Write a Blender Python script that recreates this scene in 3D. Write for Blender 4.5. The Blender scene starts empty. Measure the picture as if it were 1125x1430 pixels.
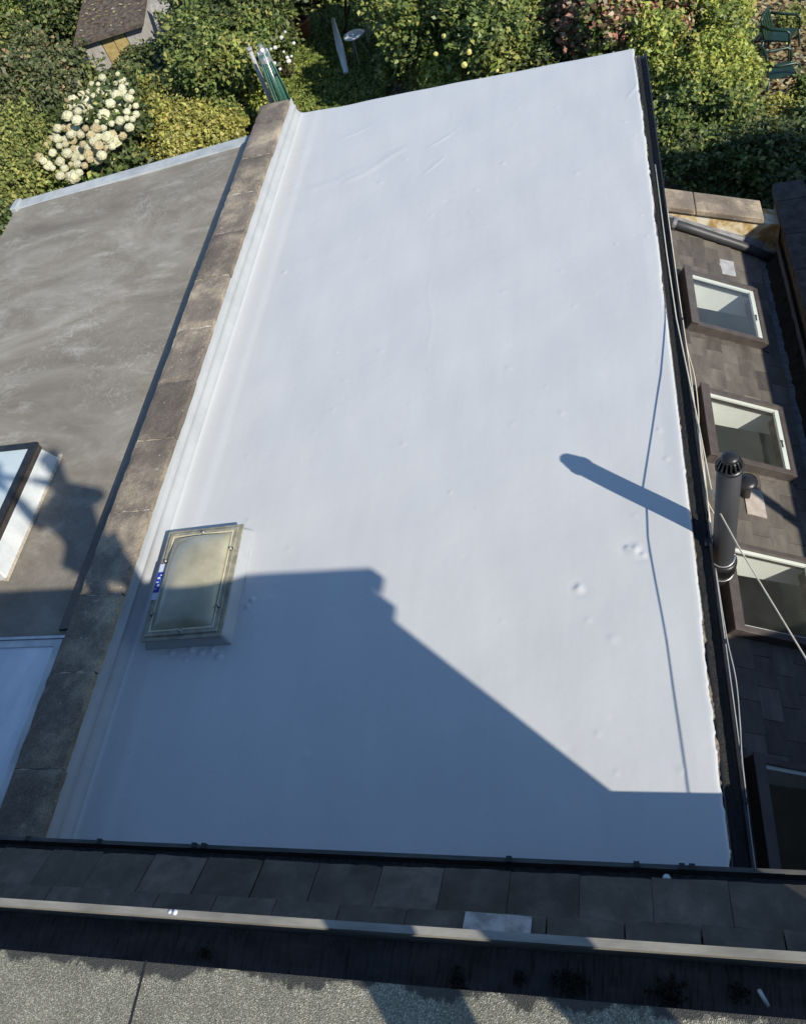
import bpy, bmesh, math, random
import numpy as np
from mathutils import Vector, Matrix, Euler
random.seed(7)
SC = bpy.context.scene
COL = SC.collection
R_ = math.radians

# ------------------------------------------------------------------ camera
FPX, CX, CY, CH = 1156.17, 562.5, 715.0, 4.3
cam_d = bpy.data.cameras.new('camera')
cam = bpy.data.objects.new('camera', cam_d); COL.objects.link(cam)
cam.location = (0, 0, CH)
cam.rotation_euler = (R_(36.46513753), R_(15.26888497), R_(6.00844866))
cam_d.sensor_fit = 'HORIZONTAL'; cam_d.sensor_width = 36; cam_d.lens = 36*FPX/1125
cam_d.clip_start = .02; cam_d.clip_end = 900
SC.camera = cam
# ------------------------------------------------------------------ sky, sun, exposure
SUN_EL, SUN_AZ = 33.4, 37.5       # degrees above horizon; direction (cos az, -sin az) towards the sun
SUN = Vector((math.cos(R_(SUN_EL))*math.cos(R_(SUN_AZ)), -math.cos(R_(SUN_EL))*math.sin(R_(SUN_AZ)), math.sin(R_(SUN_EL))))
w = bpy.data.worlds.new('World'); SC.world = w; w.use_nodes = True
nt = w.node_tree
sky = nt.nodes.new('ShaderNodeTexSky'); sky.sky_type = 'NISHITA'; sky.sun_disc = False
sky.sun_elevation = R_(SUN_EL); sky.sun_rotation = math.atan2(SUN.x, SUN.y)
sky.air_density = 1.0; sky.dust_density = .1; sky.ozone_density = 4.0
bg = nt.nodes['Background']; bg.inputs[1].default_value = .122
nt.links.new(sky.outputs[0], bg.inputs[0])
sl = bpy.data.lights.new('sun', 'SUN'); sl.energy = 4.3; sl.angle = R_(.55); sl.color = (1, .925, .82)
so = bpy.data.objects.new('sun', sl); COL.objects.link(so)
so.rotation_euler = SUN.to_track_quat('Z', 'Y').to_euler(); so.location = (20, -15, 25)
SC.view_settings.view_transform = 'Standard'; SC.view_settings.look = 'None'
SC.view_settings.exposure = .42; SC.view_settings.gamma = 1
SC.view_settings.use_curve_mapping = False
SC.cycles.max_bounces = 8; SC.cycles.transparent_max_bounces = 12
SC.cycles.caustics_reflective = False; SC.cycles.caustics_refractive = False

# ------------------------------------------------------------------ helpers
RC = cam.rotation_euler.to_matrix()
def at(u, v, p, n):
    """real point where the sight line of photo pixel (u,v) meets the plane through p with normal n"""
    d = RC @ Vector(((u-CX)/FPX, -(v-CY)/FPX, -1.0)); C = Vector((0, 0, CH))
    n = Vector(n); t = (Vector(p)-C).dot(n)/d.dot(n)
    return C+t*d
def az(u, v, z=0.0): return at(u, v, (0, 0, z), (0, 0, 1))

def tag(o, label=None, cat=None, group=None, kind=None):
    if label: o['label'] = label
    if cat: o['category'] = cat
    if group: o['group'] = group
    if kind: o['kind'] = kind
    return o
def empty(name, loc, label, cat, group=None):
    o = bpy.data.objects.new(name, None); COL.objects.link(o); o.location = loc
    o.empty_display_size = .1
    return tag(o, label, cat, group)
def adopt(o, par):
    o.parent = par
    if par is not None:
        m = Matrix.Identity(4); q = par; off = Vector((0, 0, 0))
        off = world_loc(par)
        o.matrix_parent_inverse = Matrix.Translation(-off) if False else Matrix.Identity(4)
        o.location = o.location - off
def world_loc(o):
    v = Vector((0, 0, 0))
    while o is not None:
        v += Vector(o.location); o = o.parent
    return v

class MB:
    def __init__(s): s.v = []; s.f = []; s.sm = []
    def add(s, vs, fs, smooth=False):
        b = len(s.v); s.v += [tuple(q) for q in vs]
        s.f += [tuple(b+i for i in f) for f in fs]; s.sm += [smooth]*len(fs)
        return s
    def hexa(s, p):   # 8 points, bottom 4 ccw then top 4
        return s.add(p, [(3, 2, 1, 0), (4, 5, 6, 7), (0, 1, 5, 4), (1, 2, 6, 5), (2, 3, 7, 6), (3, 0, 4, 7)])
    def box(s, x0, x1, y0, y1, z0, z1, M=None):
        p = [Vector(q) for q in ((x0, y0, z0), (x1, y0, z0), (x1, y1, z0), (x0, y1, z0), (x0, y0, z1), (x1, y0, z1), (x1, y1, z1), (x0, y1, z1))]
        if M: p = [M(q) if callable(M) else M@q for q in p]
        return s.hexa(p)
    def sweep(s, prof, axis_pts, closed=True, smooth=True, caps=True):
        """prof: (a,b) list; axis_pts: list of (origin, A, B) frames"""
        n = len(prof); vs = []
        for o, A, B in axis_pts:
            vs += [Vector(o)+Vector(A)*a+Vector(B)*b for a, b in prof]
        fs = []; m = n if closed else n-1
        for k in range(len(axis_pts)-1):
            for i in range(m):
                j = (i+1) % n
                fs.append((k*n+i, k*n+j, (k+1)*n+j, (k+1)*n+i))
        s.add(vs, fs, smooth)
        if caps and closed:
            b = len(s.v)-len(vs)
            s.f.append(tuple(b+i for i in range(n))[::-1]); s.sm.append(False)
            s.f.append(tuple(b+(len(axis_pts)-1)*n+i for i in range(n))); s.sm.append(False)
        return s
    def tube(s, pts, r, n=8, caps=True):
        pts = [Vector(p) for p in pts]; fr = []
        up = Vector((0, 0, 1)); prev = None
        for i, p in enumerate(pts):
            d = (pts[min(i+1, len(pts)-1)]-pts[max(i-1, 0)]).normalized()
            if prev is None:
                a = d.cross(up if abs(d.z) < .9 else Vector((1, 0, 0))).normalized()
            else: a = (prev-d*prev.dot(d)).normalized()
            prev = a; b = d.cross(a)
            rr = r[i] if isinstance(r, (list, tuple)) else r
            fr.append((p, a*rr, b*rr))
        return s.sweep([(math.cos(2*math.pi*k/n), math.sin(2*math.pi*k/n)) for k in range(n)], fr, True, True, caps)
    def lathe(s, prof, c, n=24, smooth=True, axis=None):
        c = Vector(c); vs = []; fs = []
        for r, z in prof:
            for k in range(n):
                a = 2*math.pi*k/n; vs.append(c+Vector((r*math.cos(a), r*math.sin(a), z)))
        for i in range(len(prof)-1):
            for k in range(n):
                j = (k+1) % n; fs.append((i*n+k, i*n+j, (i+1)*n+j, (i+1)*n+k))
        return s.add(vs, fs, smooth)
    def obj(s, name, m, par=None, label=None, cat=None, group=None, kind=None, origin=None, bevel=0, raw=False):
        me = bpy.data.meshes.new(name)
        o_ = Vector(origin) if origin is not None else None
        if o_ is None:
            if par is not None: o_ = world_loc(par)
            elif kind == 'structure': o_ = Vector((0, 0, 0))
            else:
                a = np.array(s.v); o_ = Vector(((a[:, 0].min()+a[:, 0].max())/2, (a[:, 1].min()+a[:, 1].max())/2, a[:, 2].min()))
        me.from_pydata([tuple(Vector(q)-o_) for q in s.v], [], s.f)
        me.polygons.foreach_set('use_smooth', s.sm)
        me.materials.append(m); me.update()
        o = bpy.data.objects.new(name, me); COL.objects.link(o)
        o.location = o_
        if par is not None:
            o.parent = par; o.location = o_-world_loc(par)
        if bevel:
            b = o.modifiers.new('bevel', 'BEVEL'); b.width = bevel; b.segments = 2; b.limit_method = 'ANGLE'
        return tag(o, label, cat, group, kind)

# ---- materials
def new_mat(name):
    m = bpy.data.materials.new(name); m.use_nodes = True
    return m, m.node_tree, m.node_tree.nodes['Principled BSDF']
def ramp(nt, fac, stops, interp='LINEAR'):
    r = nt.nodes.new('ShaderNodeValToRGB'); e = r.color_ramp; e.interpolation = interp
    while len(e.elements) < len(stops): e.elements.new(.5)
    for i, (p, c) in enumerate(stops):
        e.elements[i].position = p; e.elements[i].color = (*c, 1) if len(c) == 3 else c
    nt.links.new(fac, r.inputs[0]); return r.outputs[0]
def coords(nt, kind='Object', scale=(1, 1, 1), rot=(0, 0, 0)):
    tc = nt.nodes.new('ShaderNodeTexCoord'); mp = nt.nodes.new('ShaderNodeMapping')
    mp.inputs['Scale'].default_value = scale; mp.inputs['Rotation'].default_value = rot
    if kind == 'World':
        g = nt.nodes.new('ShaderNodeNewGeometry'); nt.links.new(g.outputs['Position'], mp.inputs[0])
    else: nt.links.new(tc.outputs[kind], mp.inputs[0])
    return mp.outputs[0]
def noise(nt, co, scale, detail=4, rough=.55, dist=0):
    n = nt.nodes.new('ShaderNodeTexNoise'); n.inputs['Scale'].default_value = scale
    n.inputs['Detail'].default_value = detail; n.inputs['Roughness'].default_value = rough
    n.inputs['Distortion'].default_value = dist
    nt.links.new(co, n.inputs['Vector']); return n.outputs['Fac']
def voro(nt, co, scale, feat='F1', rnd=1):
    n = nt.nodes.new('ShaderNodeTexVoronoi'); n.feature = feat; n.inputs['Scale'].default_value = scale
    n.inputs['Randomness'].default_value = rnd
    nt.links.new(co, n.inputs['Vector']); return n
def mix(nt, fac, a, b, mode='MIX'):
    m = nt.nodes.new('ShaderNodeMix'); m.data_type = 'RGBA'; m.blend_type = mode
    for s_, v in ((0, fac), (6, a), (7, b)):
        if hasattr(v, 'is_linked') or hasattr(v, 'node'): nt.links.new(v, m.inputs[s_])
        elif s_ == 0: m.inputs[0].default_value = v
        else: m.inputs[s_].default_value = (*v, 1)
    return m.outputs[2]
def math_(nt, op, a, b=0.0):
    m = nt.nodes.new('ShaderNodeMath'); m.operation = op
    for i, v in enumerate((a, b)):
        if hasattr(v, 'node'): nt.links.new(v, m.inputs[i])
        else: m.inputs[i].default_value = v
    return m.outputs[0]
def bump(nt, bsdf, h, strength=.3, dist=.01):
    b = nt.nodes.new('ShaderNodeBump'); b.inputs['Strength'].default_value = strength; b.inputs['Distance'].default_value = dist
    nt.links.new(h, b.inputs['Height'])
    if bsdf.inputs['Normal'].is_linked:
        nt.links.new(bsdf.inputs['Normal'].links[0].from_socket, b.inputs['Normal'])
    nt.links.new(b.outputs[0], bsdf.inputs['Normal'])
def simple(name, c1, c2, scale=8, rough=.6, bs=None, bstr=.3, metal=0, spec=.5, rand=0, kind='World', stretch=(1, 1, 1), rot=(0, 0, 0), detail=5, lo=.35, hi=.65, bdist=.01):
    m, nt, b = new_mat(name)
    co = coords(nt, kind, stretch, rot)
    f = noise(nt, co, scale, detail)
    c = ramp(nt, f, [(lo, c1), (hi, c2)])
    if rand:
        oi = nt.nodes.new('ShaderNodeObjectInfo'); hs = nt.nodes.new('ShaderNodeHueSaturation')
        v = math_(nt, 'MULTIPLY_ADD', oi.outputs['Random'], rand); v.node.inputs[2].default_value = 1-rand/2
        nt.links.new(v, hs.inputs['Value']); nt.links.new(c, hs.inputs['Color']); c = hs.outputs[0]
    nt.links.new(c, b.inputs['Base Color'])
    b.inputs['Roughness'].default_value = rough; b.inputs['Metallic'].default_value = metal
    b.inputs['Specular IOR Level'].default_value = spec
    if bs: bump(nt, b, noise(nt, co, bs, 4), bstr, bdist)
    return m

M = {}
def build_mats():
    # grey liquid coating
    m, nt, b = new_mat('grey_roof_coating'); co = coords(nt, 'World')
    f = noise(nt, co, 1.1, 5, .6); f2 = noise(nt, coords(nt, 'World', (6, .6, 1)), 1.6, 4)
    c = mix(nt, .5, ramp(nt, f, [(.3, (.515, .53, .522)), (.7, (.558, .572, .562))]), ramp(nt, f2, [(.3, (.518, .53, .525)), (.7, (.556, .57, .562))]))
    # faint dirt specks
    v = voro(nt, co, 9); sp = ramp(nt, v.outputs['Distance'], [(.012, (.62, .62, .62)), (.03, (1, 1, 1))])
    wh = nt.nodes.new('ShaderNodeTexWhiteNoise'); nt.links.new(v.outputs['Position'], wh.inputs['Vector'])
    spf = math_(nt, 'GREATER_THAN', wh.outputs['Value'], .8)
    c = mix(nt, spf, c, mix(nt, 1.0, c, sp, 'MULTIPLY'))
    nt.links.new(c, b.inputs['Base Color'])
    rr = ramp(nt, noise(nt, co, 2.3, 3), [(.3, (.24,)*3), (.7, (.36,)*3)]); nt.links.new(rr, b.inputs['Roughness'])
    b.inputs['Specular IOR Level'].default_value = .75
    bump(nt, b, noise(nt, coords(nt, 'World', (1, 1, 1)), 60, 4, .6), .07, .004)
    bump(nt, b, noise(nt, coords(nt, 'World', (14, 3, 1), (0, 0, .3)), 2, 5, .6), .09, .006)
    bump(nt, b, noise(nt, co, 3.2, 3), .22, .02)
    M['coat'] = m
    # coating darkened to offset strong sun on the upstand and dome kerb
    M['coat_dimmed'] = simple('upstand_coating', (.35, .366, .37), (.40, .415, .418), 5, .6, 70, .2, bdist=.004)
    # neighbour roof: weathered grey felt with pale scratches
    m, nt, b = new_mat('weathered_grey_felt'); co = coords(nt, 'World')
    base = ramp(nt, noise(nt, coords(nt, 'World', (.8, 1.5, 1), (0, 0, .5)), 1.1, 8, .68, .8), [(.30, (.15, .132, .105)), (.5, (.225, .203, .16)), (.68, (.32, .30, .25))])
    def lines(sc, wdt, seed):
        mp = nt.nodes.new('ShaderNodeMapping'); nt.links.new(co, mp.inputs[0]); mp.inputs['Location'].default_value = (seed, seed*2, 0)
        ns = nt.nodes.new('ShaderNodeTexNoise'); ns.inputs['Scale'].default_value = 3.5; ns.inputs['Detail'].default_value = 3
        nt.links.new(mp.outputs[0], ns.inputs['Vector'])
        va = nt.nodes.new('ShaderNodeVectorMath'); va.operation = 'MULTIPLY_ADD'
        nt.links.new(ns.outputs['Color'], va.inputs[0]); va.inputs[1].default_value = (.8, .8, 0); nt.links.new(mp.outputs[0], va.inputs[2])
        n = noise(nt, va.outputs[0], sc, 1.5, .5, 1.2)
        d = math_(nt, 'ABSOLUTE', math_(nt, 'SUBTRACT', n, .5))
        return ramp(nt, d, [(0, (1, 1, 1)), (wdt, (0, 0, 0))])
    msk = ramp(nt, noise(nt, co, 1.3, 4, .6), [(.42, (0, 0, 0)), (.75, (.8, .8, .8))])
    l = mix(nt, 1.0, lines(3.5, .018, 0), lines(6.5, .022, 4), 'LIGHTEN')
    l = mix(nt, 1.0, l, lines(2.4, .007, 9), 'LIGHTEN')
    l = mix(nt, 1.0, l, msk, 'MULTIPLY')
    cl = ramp(nt, noise(nt, coords(nt, 'World', (1, 2.2, 1), (0, 0, .45)), 1.7, 7, .7), [(.56, (0, 0, 0)), (.78, (1, 1, 1))])
    l2 = mix(nt, .8, mix(nt, .8, (0, 0, 0), l), cl, 'SCREEN')
    c = mix(nt, math_(nt, 'MULTIPLY', l2, .95), base, (.47, .46, .41))
    nt.links.new(c, b.inputs['Base Color']); b.inputs['Roughness'].default_value = .85
    bump(nt, b, noise(nt, co, 90, 4), .25, .004)
    bump(nt, b, noise(nt, co, 2, 3), .3, .02)
    M['felt_old'] = m
    # coping concrete with lichen
    m, nt, b = new_mat('lichened_concrete'); co = coords(nt, 'World')
    oi = nt.nodes.new('ShaderNodeObjectInfo')
    c = ramp(nt, noise(nt, co, 2.6, 7, .65), [(.3, (.10, .082, .063)), (.50, (.165, .134, .10)), (.70, (.38, .31, .205))])
    gr = noise(nt, co, 120, 3, .6); c = mix(nt, .55, c, ramp(nt, gr, [(.35, (.25, .25, .25)), (.65, (.85, .85, .85))]), 'OVERLAY')
    v = voro(nt, co, 26); lic = ramp(nt, v.outputs['Distance'], [(.10, (1, 1, 1)), (.17, (0, 0, 0))])
    wh = nt.nodes.new('ShaderNodeTexWhiteNoise'); nt.links.new(v.outputs['Position'], wh.inputs['Vector'])
    lm = math_(nt, 'MULTIPLY', lic, math_(nt, 'GREATER_THAN', wh.outputs['Value'], .86))
    c = mix(nt, math_(nt, 'MULTIPLY', lm, .65), c, (.56, .55, .47))
    v2 = voro(nt, co, 9); l3 = ramp(nt, v2.outputs['Distance'], [(.08, (1, 1, 1)), (.2, (0, 0, 0))])
    l3 = math_(nt, 'MULTIPLY', l3, ramp(nt, noise(nt, co, 22, 4), [(.5, (0, 0, 0)), (.6, (1, 1, 1))]))
    c = mix(nt, math_(nt, 'MULTIPLY', l3, .35), c, (.50, .47, .36))
    hs = nt.nodes.new('ShaderNodeHueSaturation'); hs.inputs['Saturation'].default_value = .9
    vv = math_(nt, 'MULTIPLY_ADD', oi.outputs['Random'], .45); vv.node.inputs[2].default_value = .82
    nt.links.new(vv, hs.inputs['Value']); nt.links.new(c, hs.inputs['Color'])
    nt.links.new(hs.outputs[0], b.inputs['Base Color']); b.inputs['Roughness'].default_value = .92
    bump(nt, b, gr, .5, .006); bump(nt, b, noise(nt, co, 20, 4), .4, .01)
    M['coping'] = m
    M['mortar'] = simple('sandy_mortar', (.06, .05, .04), (.26, .21, .16), 30, .95, 60, .5)
    M['mortar_pale'] = simple('pale_mortar', (.36, .32, .25), (.55, .5, .4), 40, .95, 80, .5)
    M['brick'] = simple('stock_brick', (.16, .11, .07), (.3, .22, .14), 14, .9, 50, .5, rand=.4)
    M['render'] = simple('cream_render', (.5, .47, .4), (.62, .6, .52), 5, .85, 50, .3)
    # flaking cream paint over ochre stone
    m, nt, b = new_mat('flaking_paint_ochre'); co = coords(nt, 'World')
    f = noise(nt, co, 3.6, 6, .6, .4)
    c = ramp(nt, f, [(.44, (.72, .68, .56)), (.52, (.62, .52, .32)), (.58, (.42, .28, .10)), (.7, (.3, .2, .09))])
    c = mix(nt, .4, c, ramp(nt, noise(nt, co, 22, 4), [(.3, (.35, .35, .35)), (.7, (.7, .7, .7))]), 'OVERLAY')
    nt.links.new(c, b.inputs['Base Color']); b.inputs['Roughness'].default_value = .85; bump(nt, b, f, .4, .02)
    M['flake'] = m
    # slates
    def slate(name, a, bb, cc, sp=.4, rg=.6, str_=(1, 1, 1)):
        m, nt, b = new_mat(name); co = coords(nt, 'World'); oi = nt.nodes.new('ShaderNodeObjectInfo')
        va = nt.nodes.new('ShaderNodeVectorMath'); va.operation = 'ADD'; nt.links.new(co, va.inputs[0])
        cmb = nt.nodes.new('ShaderNodeCombineXYZ'); nt.links.new(math_(nt, 'MULTIPLY', oi.outputs['Random'], 40), cmb.inputs[2]); nt.links.new(cmb.outputs[0], va.inputs[1])
        mp = nt.nodes.new('ShaderNodeMapping'); mp.inputs['Scale'].default_value = str_; nt.links.new(va.outputs[0], mp.inputs[0])
        f = noise(nt, mp.outputs[0], 7, 6, .62, .3)
        c = ramp(nt, f, [(.3, a), (.5, bb), (.75, cc)])
        hs = nt.nodes.new('ShaderNodeHueSaturation')
        vv = math_(nt, 'MULTIPLY_ADD', oi.outputs['Random'], .6); vv.node.inputs[2].default_value = .72
        nt.links.new(vv, hs.inputs['Value']); nt.links.new(c, hs.inputs['Color'])
        c = hs.outputs[0]
        g = noise(nt, co, 70, 3, .7); lf = ramp(nt, g, [(.64, (0, 0, 0)), (.72, (1, 1, 1))]); pm = ramp(nt, noise(nt, co, 3.1, 4), [(.45, (.1,)*3), (.65, (1, 1, 1))]); lf = math_(nt, 'MULTIPLY', lf, pm)
        c = mix(nt, math_(nt, 'MULTIPLY', lf, .5), c, (.32, .32, .28))
        nt.links.new(c, b.inputs['Base Color']); b.inputs['Roughness'].default_value = rg; b.inputs['Specular IOR Level'].default_value = sp
        bump(nt, b, f, .35, .008); bump(nt, b, g, .25, .003)
        return m
    M['slate_brown'] = slate('brown_grey_slate', (.07, .062, .052), (.112, .1, .084), (.165, .148, .122), str_=(1, .35, 1))
    M['slate_dark'] = slate('dark_grey_slate', (.044, .038, .033), (.068, .06, .052), (.12, .105, .09), .3, .7)
    M['slate_pale'] = simple('pale_repair_slate', (.3, .31, .32), (.42, .43, .43), 12, .5, 60, .3, rand=.3)
    M['pinkslate'] = simple('pinkish_repair_tile', (.34, .29, .25), (.46, .41, .36), 12, .7, 60, .3)
    # mineral felt
    m, nt, b = new_mat('mineral_felt'); co = coords(nt, 'World')
    v = voro(nt, co, 560); wn = nt.nodes.new('ShaderNodeTexWhiteNoise'); nt.links.new(v.outputs['Position'], wn.inputs['Vector'])
    c = ramp(nt, wn.outputs['Value'], [(0, (.14, .135, .10)), (.5, (.235, .222, .165)), (.85, (.36, .34, .26)), (1, (.6, .58, .48))])
    c = mix(nt, .5, c, ramp(nt, noise(nt, co, 14, 5), [(.3, (.3, .3, .27)), (.7, (.62, .62, .58))]), 'OVERLAY')
    sx = nt.nodes.new('ShaderNodeSeparateXYZ'); nt.links.new(co, sx.inputs[0])
    jag = math_(nt, 'MULTIPLY_ADD', noise(nt, coords(nt, 'World', (1, .6, 1)), 8, 9, .72), .13); nt.links.new(sx.outputs['Y'], jag.node.inputs[2])
    st = ramp(nt, jag, [(.197, (0, 0, 0)), (.202, (1, 1, 1))])
    c = mix(nt, math_(nt, 'MULTIPLY', st, .9), c, (.03, .029, .027))
    nt.links.new(c, b.inputs['Base Color']); b.inputs['Roughness'].default_value = .8
    bump(nt, b, v.outputs['Distance'], .9, .003)
    M['mineral'] = m
    M['gut_alu'] = simple('weathered_grey_gutter', (.17, .165, .14), (.3, .29, .25), 20, .6, 60, .2, stretch=(.3, 1, 1))
    M['gut_low'] = simple('dark_grey_gutter', (.045, .045, .042), (.10, .098, .09), 20, .65, 60, .2, stretch=(.3, 1, 1))
    M['gut_in'] = simple('dirty_gutter_lining', (.035, .03, .028), (.085, .075, .07), 16, .8, 50, .5, stretch=(.4, 1, 1))
    M['black'] = simple('black_plastic', (.012, .012, .013), (.025, .025, .026), 10, .38, 40, .08)
    M['blackdirt'] = simple('black_gutter_grit', (.004, .004, .004), (.016, .015, .014), 60, .7, 90, .6)
    M['flue'] = simple('dark_grey_flue', (.032, .034, .038), (.05, .052, .057), 6, .5, 40, .05, stretch=(1, 1, .3))
    M['velux'] = simple('brown_grey_metal_cladding', (.07, .058, .052), (.10, .085, .077), 8, .42, 40, .06, rand=.1)
    M['velux_dk'] = simple('dark_brown_cladding', (.04, .032, .03), (.06, .05, .045), 8, .5, 40, .06)
    M['white'] = simple('white_gloss_paint', (.80, .81, .78), (.85, .86, .83), 4, .4)
    M['whitem'] = simple('painted_kerb', (.46, .49, .49), (.62, .64, .63), 6, .6, 40, .2)
    M['trim'] = simple('dulled_pale_trim', (.30, .33, .335), (.42, .45, .45), 6, .6, 40, .2)
    M['alu'] = simple('bare_aluminium', (.5, .5, .5), (.65, .65, .65), 20, .35, metal=.7)
    M['plate'] = simple('dulled_metal_plate', (.16, .165, .17), (.34, .35, .36), 14, .5, 40, .2, lo=.4, hi=.6)
    M['lead'] = simple('weathered_lead', (.1, .11, .12), (.22, .23, .245), 10, .55, 30, .4, stretch=(1, 4, 1))
    M['cream'] = simple('cream_cable', (.6, .54, .4), (.68, .62, .48), 12, .55)
    M['greyc'] = simple('grey_cable', (.3, .3, .29), (.4, .4, .38), 12, .6)
    M['roomfloor'] = simple('dark_room_floor', (.10, .11, .09), (.14, .15, .12), 3, .6)
    M['roomwall'] = simple('room_wall_paint', (.62, .66, .6), (.66, .7, .64), 3, .7)
    def glass(name, tint, fres=1.5, extra=None):
        m = bpy.data.materials.new(name); m.use_nodes = True; nt = m.node_tree; nt.nodes.clear()
        o = nt.nodes.new('ShaderNodeOutputMaterial'); t = nt.nodes.new('ShaderNodeBsdfTransparent'); t.inputs[0].default_value = (*tint, 1)
        g = nt.nodes.new('ShaderNodeBsdfGlossy'); g.inputs['Roughness'].default_value = .02
        lw = nt.nodes.new('ShaderNodeLayerWeight'); lw.inputs['Blend'].default_value = .5
        fr = math_(nt, 'MULTIPLY_ADD', math_(nt, 'POWER', lw.outputs['Facing'], 4.0), .9); fr.node.inputs[2].default_value = .03
        mx = nt.nodes.new('ShaderNodeMixShader'); nt.links.new(fr, mx.inputs[0]); nt.links.new(t.outputs[0], mx.inputs[1]); nt.links.new(g.outputs[0], mx.inputs[2])
        last = mx.outputs[0]
        if extra:
            d = nt.nodes.new('ShaderNodeBsdfDiffuse'); d.inputs[0].default_value = (*extra[1], 1)
            co = coords(nt, 'World'); f = ramp(nt, noise(nt, co, 5, 5), [(.3, (extra[0]*.6,)*3), (.7, (extra[0]*1.4,)*3)])
            m2 = nt.nodes.new('ShaderNodeMixShader'); nt.links.new(f, m2.inputs[0]); nt.links.new(last, m2.inputs[1]); nt.links.new(d.outputs[0], m2.inputs[2]); last = m2.outputs[0]
        nt.links.new(last, o.inputs[0]); return m
    M['glass'] = glass('window_glass', (.96, .975, .96), 1.5, (.025, (.4, .42, .4)))
    M['film'] = simple('milky_plastic_film', (.6, .64, .68), (.76, .8, .83), 5, .22, 6, .5, stretch=(1, .4, 1), bdist=.03)
    M['blindglass'] = simple('pale_blind_behind_glass', (.50, .60, .60), (.58, .67, .66), 3, .06, spec=.8)
    # milky dome
    m, nt, b = new_mat('milky_acrylic_dome'); co = coords(nt, 'World')
    c = ramp(nt, noise(nt, co, 5, 5), [(.3, (.33, .31, .21)), (.7, (.56, .53, .38))])
    nt.links.new(c, b.inputs['Base Color']); b.inputs['Roughness'].default_value = .22; b.inputs['Transmission Weight'].default_value = .25
    b.inputs['Coat Weight'].default_value = .4; b.inputs['Coat Roughness'].default_value = .12
    M['dome'] = m
    M['rim'] = simple('aged_acrylic_rim', (.2, .19, .14), (.36, .34, .25), 14, .4, 50, .2)
    M['seal'] = simple('yellowed_sealant', (.52, .47, .3), (.66, .6, .42), 25, .6)
    M['bolt'] = simple('dull_steel_cap', (.3, .28, .25), (.42, .4, .36), 20, .35, metal=.6)
    M['blue'] = simple('blue_print', (.012, .03, .28), (.02, .05, .36), 20, .4)
    M['stick'] = simple('white_sticker', (.5, .55, .68), (.6, .64, .74), 20, .5)
    M['moss'] = simple('dark_moss', (.008, .007, .004), (.03, .024, .012), 60, .95, 80, .8)
    M['darkstone'] = simple('shade_darkened_stone', (.03, .028, .026), (.075, .068, .06), 9, .9, 40, .4)  # shade on the side wall coping put into the stone colour
    M['mossstone'] = simple('mossy_stone', (.06, .065, .035), (.17, .16, .1), 14, .95, 60, .6)
    M['soil'] = simple('dry_leaf_litter_soil', (.075, .05, .032), (.19, .135, .088), 14, .95, 40, .9, bdist=.05, detail=8)
    M['lawn'] = simple('lawn_turf', (.03, .06, .012), (.085, .12, .025), 7, .9, 60, .8, bdist=.05)
    M['terracotta'] = simple('terracotta', (.3, .11, .05), (.38, .16, .08), 10, .8)
    M['chair'] = simple('dark_green_plastic', (.010, .03, .020), (.016, .042, .028), 8, .35)
    M['dryer'] = simple('green_line_cord', (.03, .12, .085), (.06, .18, .13), 20, .5)
    M['shedroof'] = simple('shed_roof_felt', (.05, .038, .03), (.14, .11, .085), 8, .9, 30, .5, detail=8)
    M['boardg'] = simple('weathered_grey_board', (.27, .26, .24), (.42, .4, .36), 8, .8, 30, .3, rand=.2, stretch=(3, 3, .5))
    M['boardy'] = simple('ochre_painted_board', (.34, .25, .09), (.46, .36, .15), 8, .8, 30, .3)
    M['paving'] = simple('pale_paving', (.42, .36, .25), (.62, .55, .4), 5, .9, 40, .4)
    M['bark'] = simple('bark', (.05, .035, .022), (.12, .09, .06), 12, .95, 30, .6)
    M['skin'] = simple('skin', (.42, .24, .16), (.5, .3, .2), 10, .5)
    M['jacket'] = simple('navy_jacket', (.02, .025, .05), (.03, .035, .07), 30, .9)
    M['jeans'] = simple('grey_trousers', (.05, .05, .055), (.08, .08, .085), 40, .9)
    M['hair'] = simple('brown_hair', (.03, .018, .01), (.05, .03, .018), 40, .7)
build_mats()

def leafmat(name, cols, rough=.45, spec=.4, trans=.25):
    m, nt, b = new_mat(name)
    g = nt.nodes.new('ShaderNodeNewGeometry')
    c = ramp(nt, g.outputs['Random Per Island'], cols)
    co = coords(nt, 'World'); v = ramp(nt, noise(nt, co, 1.6, 3), [(.3, (.72,)*3), (.7, (1.15,)*3)])
    c = mix(nt, 1.0, c, v, 'MULTIPLY')
    hs = nt.nodes.new('ShaderNodeHueSaturation'); hs.inputs['Saturation'].default_value = .86; nt.links.new(c, hs.inputs['Color']); c = hs.outputs[0]
    nt.links.new(c, b.inputs['Base Color']); b.inputs['Roughness'].default_value = rough; b.inputs['Specular IOR Level'].default_value = spec
    tr = nt.nodes.new('ShaderNodeBsdfTranslucent'); nt.links.new(c, tr.inputs[0])
    mx = nt.nodes.new('ShaderNodeMixShader'); mx.inputs[0].default_value = trans
    out = nt.nodes['Material Output']; nt.links.new(b.outputs[0], mx.inputs[1]); nt.links.new(tr.outputs[0], mx.inputs[2]); nt.links.new(mx.outputs[0], out.inputs[0])
    return m
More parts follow.
